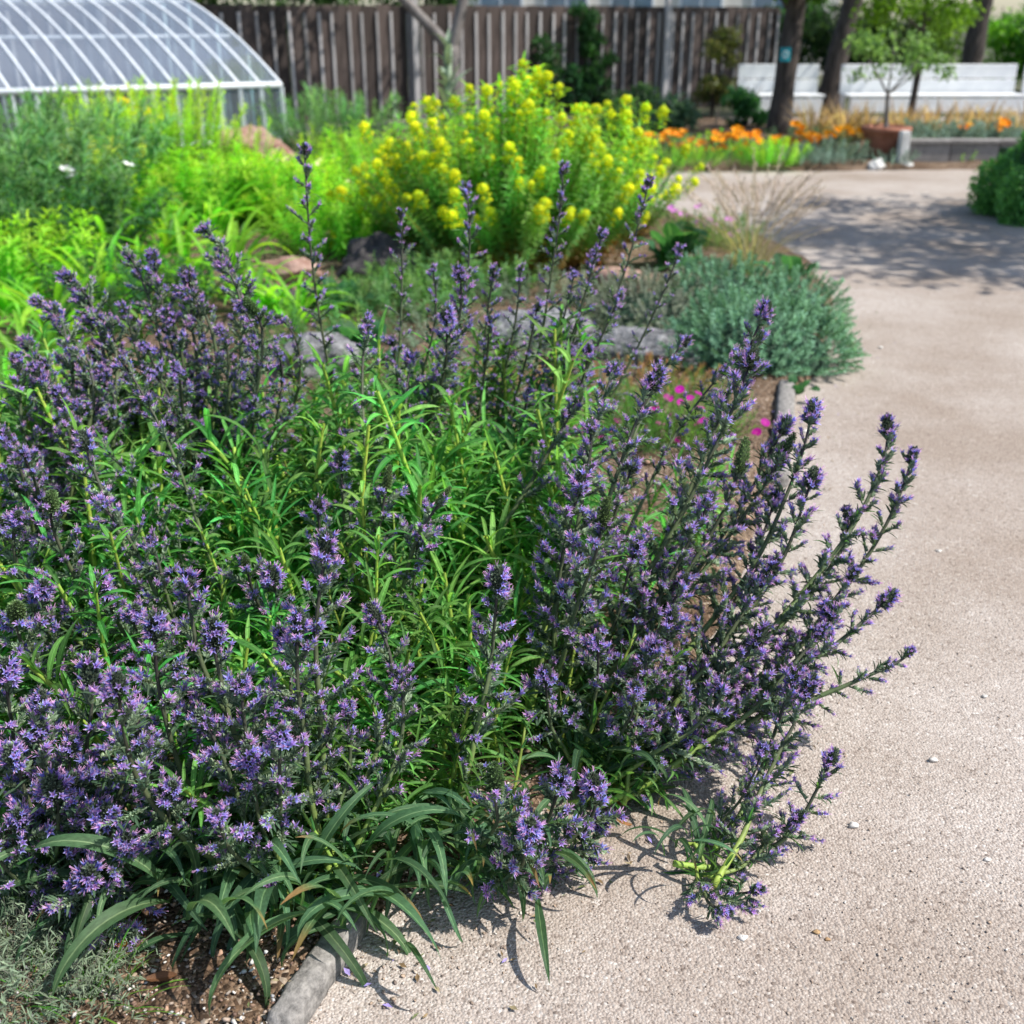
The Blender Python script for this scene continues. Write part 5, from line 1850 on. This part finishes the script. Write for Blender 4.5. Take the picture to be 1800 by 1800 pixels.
# shrubs and climbers behind
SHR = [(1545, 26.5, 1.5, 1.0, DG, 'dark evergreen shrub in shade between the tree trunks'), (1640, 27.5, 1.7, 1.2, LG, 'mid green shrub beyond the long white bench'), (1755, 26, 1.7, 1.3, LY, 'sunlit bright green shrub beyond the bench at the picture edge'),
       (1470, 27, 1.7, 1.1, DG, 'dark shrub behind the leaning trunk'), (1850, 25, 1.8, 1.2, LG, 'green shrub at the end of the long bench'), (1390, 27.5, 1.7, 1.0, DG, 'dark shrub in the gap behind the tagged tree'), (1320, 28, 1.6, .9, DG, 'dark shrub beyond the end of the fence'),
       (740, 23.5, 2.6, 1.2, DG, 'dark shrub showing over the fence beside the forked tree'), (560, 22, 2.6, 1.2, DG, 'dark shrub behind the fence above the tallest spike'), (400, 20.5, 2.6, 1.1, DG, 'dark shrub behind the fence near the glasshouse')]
for (px, Y, h, r_, cols, label) in SHR:
    q = at(px, 190, Y)
    t = thing('shrub', label, 'shrub', (q.x, Y, 0), 'shrubs behind the benches')
    ob('foliage', crown_mesh('foliage', cloud(0, 0, h * .55, r_ * .6, r_ * .5, h * .42, 16, r_ * .45), 3200, .13, cols), t)
    mb = MB()
    for k in range(5):
        a = k * 1.3
        tube(mb, bez((0, 0, 0), (.1 * math.cos(a), .1 * math.sin(a), h * .3), (.3 * r_ * math.cos(a), .3 * r_ * math.sin(a), h * .6), (.5 * r_ * math.cos(a), .5 * r_ * math.sin(a), h), 6), np.linspace(.03, .008, 6), (1, 1, 1), 5)
    ob('stem', mb.build('stem', M['bark']), t)


def fence_at(px, off):
    """point on the fence line seen at pixel column px, OFF metres in front"""
    a = (px - 900) / FPX
    best = None
    for k in range(400):
        q = FA + fd * FL * k / 399
        c = at(900, 130, q[1])
        dep = q[1] * math.cos(PITCH) + (CAMH - .8) * math.sin(PITCH)
        e = abs(q[0] / dep - a)
        if best is None or e < best[0]:
            best = (e, q)
    return best[1] + fn * off


for (px, h, wdt, label, n) in [(1040, 1.62, .38, 'dark green ivy climbing the timber fence', 2400), (948, 1.15, .22, 'small ivy on the fence beside the large one', 1000), (1000, .7, .5, 'low ivy spreading along the foot of the fence', 1200)]:
    q = fence_at(px, .16)
    t = thing('ivy', label, 'climber', (q[0], q[1], 0), 'ivy on the fence')
    cs = [((fd[0] * x, fd[1] * x, z), .16) for x, z in [(R.uniform(-wdt, wdt) * (1 if zz > h * .5 else .6), zz) for zz in np.linspace(.2, h, 16)]]
    ob('foliage', crown_mesh('foliage', cs, n, .075, [(0.02, 0.075, 0.025), (0.035, 0.12, 0.035), (0.015, 0.05, 0.02)], 'leaf'), t)
    mb = MB()
    for k in range(3):
        tube(mb, bez((.05 * k, 0, 0), (.1, 0, h * .3), (-.1, 0, h * .6), (.12 * (k - 1), 0, h), 8), np.linspace(.015, .005, 8), (1, 1, 1), 5)
    ob('stem', mb.build('stem', M['bark']), t)

# twiggy shrubs against the fence
for (px, Y, h, r_, cols, n, label) in [(1250, 18.2, 1.35, .42, [(0.10, 0.11, 0.03), (0.14, 0.13, 0.05), (0.07, 0.09, 0.02)], 1800, 'olive brown twiggy shrub at the end of the fence'), (1120, 17.0, .55, .5, [(0.06, 0.12, 0.05), (0.09, 0.15, 0.08)], 1600, 'arching grey-green shrub below the fence'),
                                        (1180, 16, .45, .45, [(0.07, 0.13, 0.08), (0.10, 0.17, 0.11)], 1600, 'low grey-green bush behind the orange poppies'), (1310, 16.6, .62, .35, [(0.04, 0.15, 0.05), (0.06, 0.2, 0.07)], 1500, 'fresh green leafy shrub beside the short bench'),
                                        (1075, 14.6, .5, .4, [(0.06, 0.13, 0.04), (0.1, 0.17, 0.06)], 1400, 'green shrub peeping past the yellow spurge')]:
    q = at(px, 220, Y)
    t = thing('shrub', label, 'shrub', (q.x, Y, 0), 'shrubs in the far border')
    ob('foliage', crown_mesh('foliage', cloud(0, 0, h * .55, r_ * .6, r_ * .5, h * .4, 14, r_ * .42), n, .085, cols), t)
    mb = MB()
    for k in range(7):
        a = k * .9
        tube(mb, bez((0, 0, 0), (.05 * math.cos(a), .05 * math.sin(a), h * .3), (.3 * r_ * math.cos(a), .3 * r_ * math.sin(a), h * .6), (.6 * r_ * math.cos(a), .5 * r_ * math.sin(a), h), 6), np.linspace(.012, .004, 6), (1, 1, 1), 4)
    ob('stem', mb.build('stem', M['bark']), t)


# ------------------------------------------------------------------ benches
def bench(label, x0, x1, Y, rot=0.0):
    L = x1 - x0
    t = thing('bench', label, 'bench', ((x0 + x1) / 2, Y, 0), 'white benches')
    t.rotation_euler = (0, 0, rot)
    bb = bevel_box('backrest_board', (L, .03, .20), .006, M['whitepaint'], 1)
    ob('backrest_board', bb, t, loc=(0, .30, .74))
    ob('backrest_board', bb, t, loc=(0, .28, .525))
    sb = bevel_box('seat_slat', (L, .10, .03), .006, M['whitepaint'], 1)
    for k in range(4):
        ob('seat_slat', sb, t, loc=(0, -.18 + k * .113, .42))
    fb = bevel_box('front_board', (L - .06, .03, .20), .006, M['whitepaint'], 1)
    ob('front_board', fb, t, loc=(0, -.21, .29))
    lg = bevel_box('leg', (.07, .07, .40), .006, M['whitepaint'], 1)
    bp = bevel_box('back_post', (.06, .05, .84), .006, M['whitepaint'], 1)
    m = max(2, int(L / 1.3) + 1)
    for k in range(m):
        x = -L / 2 + .08 + (L - .16) * k / (m - 1)
        ob('leg', lg, t, loc=(x, -.15, .20))
        ob('back_post', bp, t, loc=(x, .335, .42))
    return t


bench('short white bench partly behind the tagged tree', at(1300, 180, 17.6).x, at(1442, 180, 17.6).x, 17.6)
bench('long white bench stretching away behind the potted tree', at(1482, 180, 17.6).x, at(1795, 180, 17.6).x, 17.6, 0.03)
bench('white bench at the picture edge beyond the clipped hedge', at(1803, 180, 17.8).x, at(1985, 180, 17.8).x, 17.75, 0.03)

# ------------------------------------------------------------------ potted tree, wall, stones
b = at(1552, 262, 12.75)
t = thing('plant_pot', 'wide terracotta pot with a thick rim on the far border', 'pot', (b.x, b.y, .06))
mb = MB()
prof = [(.13, 0), (.15, .01), (.19, .12), (.235, .27), (.24, .28)]
n1 = 28
V = [(r_ * math.cos(2 * math.pi * k / n1), r_ * math.sin(2 * math.pi * k / n1), z) for r_, z in prof for k in range(n1)]
mb.add(V, [(a * n1 + k, a * n1 + (k + 1) % n1, (a + 1) * n1 + (k + 1) % n1, (a + 1) * n1 + k) for a in range(len(prof) - 1) for k in range(n1)] + [tuple(range(n1 - 1, -1, -1))], (1, 1, 1))
ob('body', mb.build('body', M['terracotta']), t)
mb = MB()
prof = [(.235, .275), (.275, .28), (.28, .31), (.275, .335), (.25, .34), (.235, .30)]
V = [(r_ * math.cos(2 * math.pi * k / n1), r_ * math.sin(2 * math.pi * k / n1), z) for r_, z in prof for k in range(n1)]
mb.add(V, [(a * n1 + k, a * n1 + (k + 1) % n1, (a + 1) * n1 + (k + 1) % n1, (a + 1) * n1 + k) for a in range(len(prof) - 1) for k in range(n1)], (1, 1, 1))
ob('rim', mb.build('rim', M['terracotta']), t)
mb = MB()
mb.add([(.234 * math.cos(2 * math.pi * k / n1), .234 * math.sin(2 * math.pi * k / n1), .305) for k in range(n1)], [tuple(range(n1))], (1, 1, 1))
ob('soil', mb.build('soil', M['soil'], False), t)
OL = [(0.12, 0.19, 0.06), (0.17, 0.26, 0.09), (0.09, 0.15, 0.05)]
tree('potted_tree', 'small sparse olive green tree growing in the terracotta pot', (b.x, b.y, .36), [(0, 0, 0), (-.01, 0, .15), (-.03, 0, .38)], .028, .02,
     [((-.03, 0, .36), (-.15, 0, .55), (-.35, 0, .8), .014, .005), ((-.03, 0, .36), (.1, 0, .5), (.32, 0, .82), .014, .005), ((-.03, 0, .38), (-.02, 0, .7), (0, .1, 1.0), .012, .004), ((-.03, 0, .36), (.2, .1, .5), (.5, .1, .75), .010, .004)],
     cloud(-.05, 0, .78, .38, .25, .2, 22, .15) + cloud(.35, 0, .68, .18, .15, .15, 8, .12), 1300, .06, OL, 'greybark')
# low wall, post and stones
q = at(1650, 297, 12.25)
t = thing('low_wall', 'low grey concrete wall along the back of the path', 'wall', (q.x, 12.5, 0))
wm = bevel_box('block', (.52, .16, .24), .008, M['concrete'], 1)
cm = bevel_box('coping', (.53, .2, .04), .006, M['concrete'], 1)
for k in range(0, 8):
    ob('block', wm, t, loc=(k * .53 - .1, 0, .12))
    ob('coping', cm, t, loc=(k * .53 - .1, 0, .262))
q = at(1584, 285, 12.35)
me = bevel_box('stone_block', (.10, .12, .38), .012, M['whitestone'], 2)
o = thing('stone_block', 'upright white stone block beside the terracotta pot', 'stone', (q.x, 12.35, .19), None, me)
rock(1540, 298, (.13, .10, .085), 'white rounded stone in front of the terracotta pot', M['whitestone'], 41)
rock(1592, 296, (.09, .08, .07), 'smaller white stone against the low concrete wall', M['whitestone'], 43)

# clipped hedge
t = thing('clipped_hedge', 'clipped rounded box hedge where the path bends', 'hedge', (4.46, 9.15, 0))


def hedge_shell(u, v, face):
    """a point on a long rounded block: 4.2 m long, 1.15 m deep, 0.62 m high"""
    A = arr((2.1, .58, .64))
    p_ = {0: arr((-1, u, v)), 1: arr((u, -1, v)), 2: arr((u, 1, v)), 3: arr((u, v, 1))}[face]
    k = (abs(p_[0]) ** 9 * 1.0 + abs(p_[1]) ** 5 + abs(p_[2]) ** 5) ** (-1 / 5.0)
    nrm = p_ * arr((abs(p_[0]) ** 6, abs(p_[1]) ** 3, abs(p_[2]) ** 3))
    return p_ * k * A, nrm / max(np.linalg.norm(nrm), 1e-6)


def hedge_mesh():
    mb = MB()
    V4, F4, C4 = [], [], []
    cnt = 0
    for k in range(30000):
        face = R.choices((0, 1, 2, 3), (4, 5, 1, 5))[0]
        u, v = R.uniform(-1, 1), R.uniform(-1, 1)
        if face in (0, 1, 2):
            v = R.uniform(0, 1)
        if face in (1, 2, 3):
            u = -1 + 2 * R.random() ** 1.6
        pos, out = hedge_shell(u, v, face)
        pos = pos * (1 + .035 * math.sin(pos[0] * 9 + pos[2] * 7) + .03 * math.sin(pos[1] * 13)) * R.uniform(.92, 1.02)
        f_ = frame(rnd_dir() + out * .8, rnd_dir())
        l = R.uniform(.024, .05)
        V4.append(arr([(0, 0, 0), (l * .5, l * .3, 0), (l, 0, 0), (l * .5, -l * .3, 0)]) @ f_.T + pos + arr((2.1 - .5, 0, 0)))
        F4.append((cnt, cnt + 1, cnt + 2, cnt + 3))
        C4.append(np.tile(arr(R.choice([(0.12, 0.28, 0.08), (0.16, 0.35, 0.11), (0.09, 0.22, 0.07)])) * R.uniform(.8, 1.2), (4, 1)))
        cnt += 4
    mb.add(np.concatenate(V4), F4, np.concatenate(C4))
    return mb.build('foliage', M['foliage'])


ob('foliage', hedge_mesh(), t)
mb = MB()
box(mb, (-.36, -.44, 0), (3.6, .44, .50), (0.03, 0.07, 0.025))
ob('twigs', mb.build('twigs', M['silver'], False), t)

# ------------------------------------------------------------------ far border: poppies, silver edging, bronze grass
POP = [shoot_mesh('shoot', 1.0, 34, .28, .03, (0.12, 0.20, 0.10), (0.12, 0.18, 0.09), .35, (15, 60), 25, .05, .2, .012, mat='silver') for _ in range(3)]
SILV = [shoot_mesh('shoot', 1.0, 34, .28, .045, (0.17, 0.25, 0.21), (0.14, 0.18, 0.14), .35, (15, 60), 20, .05, .2, .014, mat='silver') for _ in range(3)]
PPX = [([(1168, 240), (1180, 236), (1172, 250), (1135, 245), (1145, 240), (1188, 240)], 1165, 'poppies clustered at the spurge end of the far border'),
       ([(1185, 258), (1190, 238), (1215, 252), (1222, 255), (1208, 256), (1218, 266)], 1205, 'poppies before the low grey-green bush'),
       ([(1258, 245), (1266, 240), (1275, 245), (1240, 255), (1243, 265), (1269, 262)], 1255, 'thickest poppy patch by the thin stake'),
       ([(1292, 240), (1296, 236), (1290, 246), (1310, 243), (1322, 240), (1292, 264), (1310, 257), (1320, 266), (1306, 274), (1333, 248)], 1310, 'richest poppy clump below the short bench'),
       ([(1357, 246), (1362, 246), (1388, 252), (1400, 222), (1404, 238), (1405, 251)], 1385, 'poppies at the foot of the tagged tree'),
       ([(1425, 240), (1428, 248), (1443, 245), (1463, 240), (1483, 228), (1496, 235), (1510, 232)], 1465, 'poppies beside the terracotta pot'),
       ([(1696, 226), (1765, 215), (1762, 222)], 1720, 'lone poppies above the clipped hedge')]
for spots, cx, lab in PPX:
    flowering('poppy_plant', 'orange ' + lab, 'flower', cx, 285, POP, 34, .34, (.16, .28), ORANGE, spots + [(x_ + R.uniform(-8, 8), y_ + R.uniform(-4, 6)) for x_, y_ in spots] + [(x_ + R.uniform(-12, 12), y_ + R.uniform(-6, 8)) for x_, y_ in spots[:5]], .047, 'orange poppies in the far border', 30)
for (px, py, ms, n, r_, sc, label) in [(1120, 296, FINE, 40, .4, (.14, .22), 'green edging plant at the start of the far border'), (1200, 298, LANCE, 40, .4, (.12, .2), 'low leafy edging below the poppies by the spurge'), (1280, 298, FINE, 40, .35, (.12, .2), 'fine edging plant below the poppy clump'),
                                       (1352, 298, LANCE, 50, .3, (.16, .26), 'fresh green tuft below the tagged tree'), (1405, 296, SILV, 40, .28, (.12, .2), 'silver edging plant near the tagged tree'), (1460, 294, SILV, 50, .34, (.14, .24), 'silver edging plant left of the terracotta pot'),
                                       (1482, 285, SILV, 30, .22, (.14, .22), 'blue-grey plant touching the terracotta pot'), (1240, 280, LANCE, 40, .4, (.14, .24), 'grassy green plant among the poppies'), (1420, 278, POP, 40, .4, (.2, .3), 'grey leaved plant among the far poppies'),
                                       (1565, 296, SILV, 30, .2, (.1, .16), 'tiny silver plant beneath the stone block'), (1690, 292, LANCE, 14, .1, (.08, .12), 'green weed at the foot of the low wall')]:
    g = gp(px, py)
    if ms is LANCE:
        sc = (sc[0] * 1.2, sc[1] * 1.2)
    lab = label.replace(' left of', ' just before')
    clump('edging_plant', lab, 'plant', (g.x, g.y, .05), ms, n, r_, 'shoot', 40, sc, 'low plants edging the far border', .8)
for k, (px, lab) in enumerate([(1620, 'nearest the white stone block'), (1660, 'halfway along the low wall'), (1705, 'toward the clipped hedge'), (1750, 'above the hedge top'), (1795, 'at the picture edge')]):
    q = at(px, 245, 12.9)
    clump('edging_plant', 'silver lavender behind the low wall ' + lab, 'plant', (q.x, 12.95, .05), SILV, 36, .3, 'shoot', 35, (.26, .38), 'low plants edging the far border', .7)
BRZ = [blade_mesh('blade', (0.22, 0.17, 0.08), (0.36, 0.25, 0.15), w=.04, arch=R.uniform(15, 60)) for _ in range(5)]
for k, (px, lab) in enumerate([(1440, 'below the leaning trunk'), (1480, 'behind the potted tree'), (1530, 'right under the potted tree crown'), (1590, 'below the middle of the long bench'), (1640, 'under the long bench backrest'), (1690, 'toward the end of the long bench'), (1740, 'where the long bench ends'), (1790, 'at the picture edge')]):
    q = at(px, 225, 14.6)
    tuft('bronze_grass', 'bronze tan grass clump ' + lab, 'grass', (q.x, 14.6 + R.uniform(-.2, .2), .05), BRZ, 90, .35, .62, (55, 88), 'blade', 'bronze grass in front of the long bench', .2)
# silver thistle
g = at(790, 235, 9.6)
t = thing('cardoon', 'tall silvery cardoon with jagged leaves rising behind the yellow spurge', 'plant', (g.x, 9.6, .03))
CARD = [leaf_mesh('leaf', M['silver'], L=1.0, Wd=.30, rows=14, arch=R.uniform(50, 100), a0=R.uniform(20, 50), fold=.4, twist=R.uniform(-30, 30), wave=.2, base=(0.22, 0.31, 0.22), mid=(0.42, 0.48, 0.36), edge=(0.25, 0.33, 0.25),
                  prof=lambda t: (.45 + .55 * abs(math.sin(t * 22))) * (1 - t ** 2)) for _ in range(4)]
mb = MB()
tube(mb, [(0, 0, 0), (.01, 0, .5), (0, 0, .95), (.02, 0, 1.25)], [.035, .03, .026, .02], (0.32, 0.40, 0.28), 8)
ob('stem', mb.build('stem', M['silver']), t)
for k in range(40):
    a = k * GOLD
    z = R.uniform(.15, 1.2)
    e = rad(R.uniform(25, 75))
    d = arr((math.cos(a) * math.cos(e), math.sin(a) * math.cos(e), math.sin(e)))
    ob('leaf', R.choice(CARD), t, mat=mat4(frame(d), (0, 0, z), R.uniform(.28, .5) * (1 - .45 * z / 1.25)))
# thin stake
q = at(1257, 240, 13.4)
mb = MB()
tube(mb, [(0, 0, 0), (0, .01, .3), (0.01, 0, .52)], [.014, .013, .012], (1, 1, 1), 6)
thing('wooden_stake', 'thin wooden stake among the orange poppies', 'stake', (q.x, 13.4, 0), None, mb.build('wooden_stake', M['bark']))
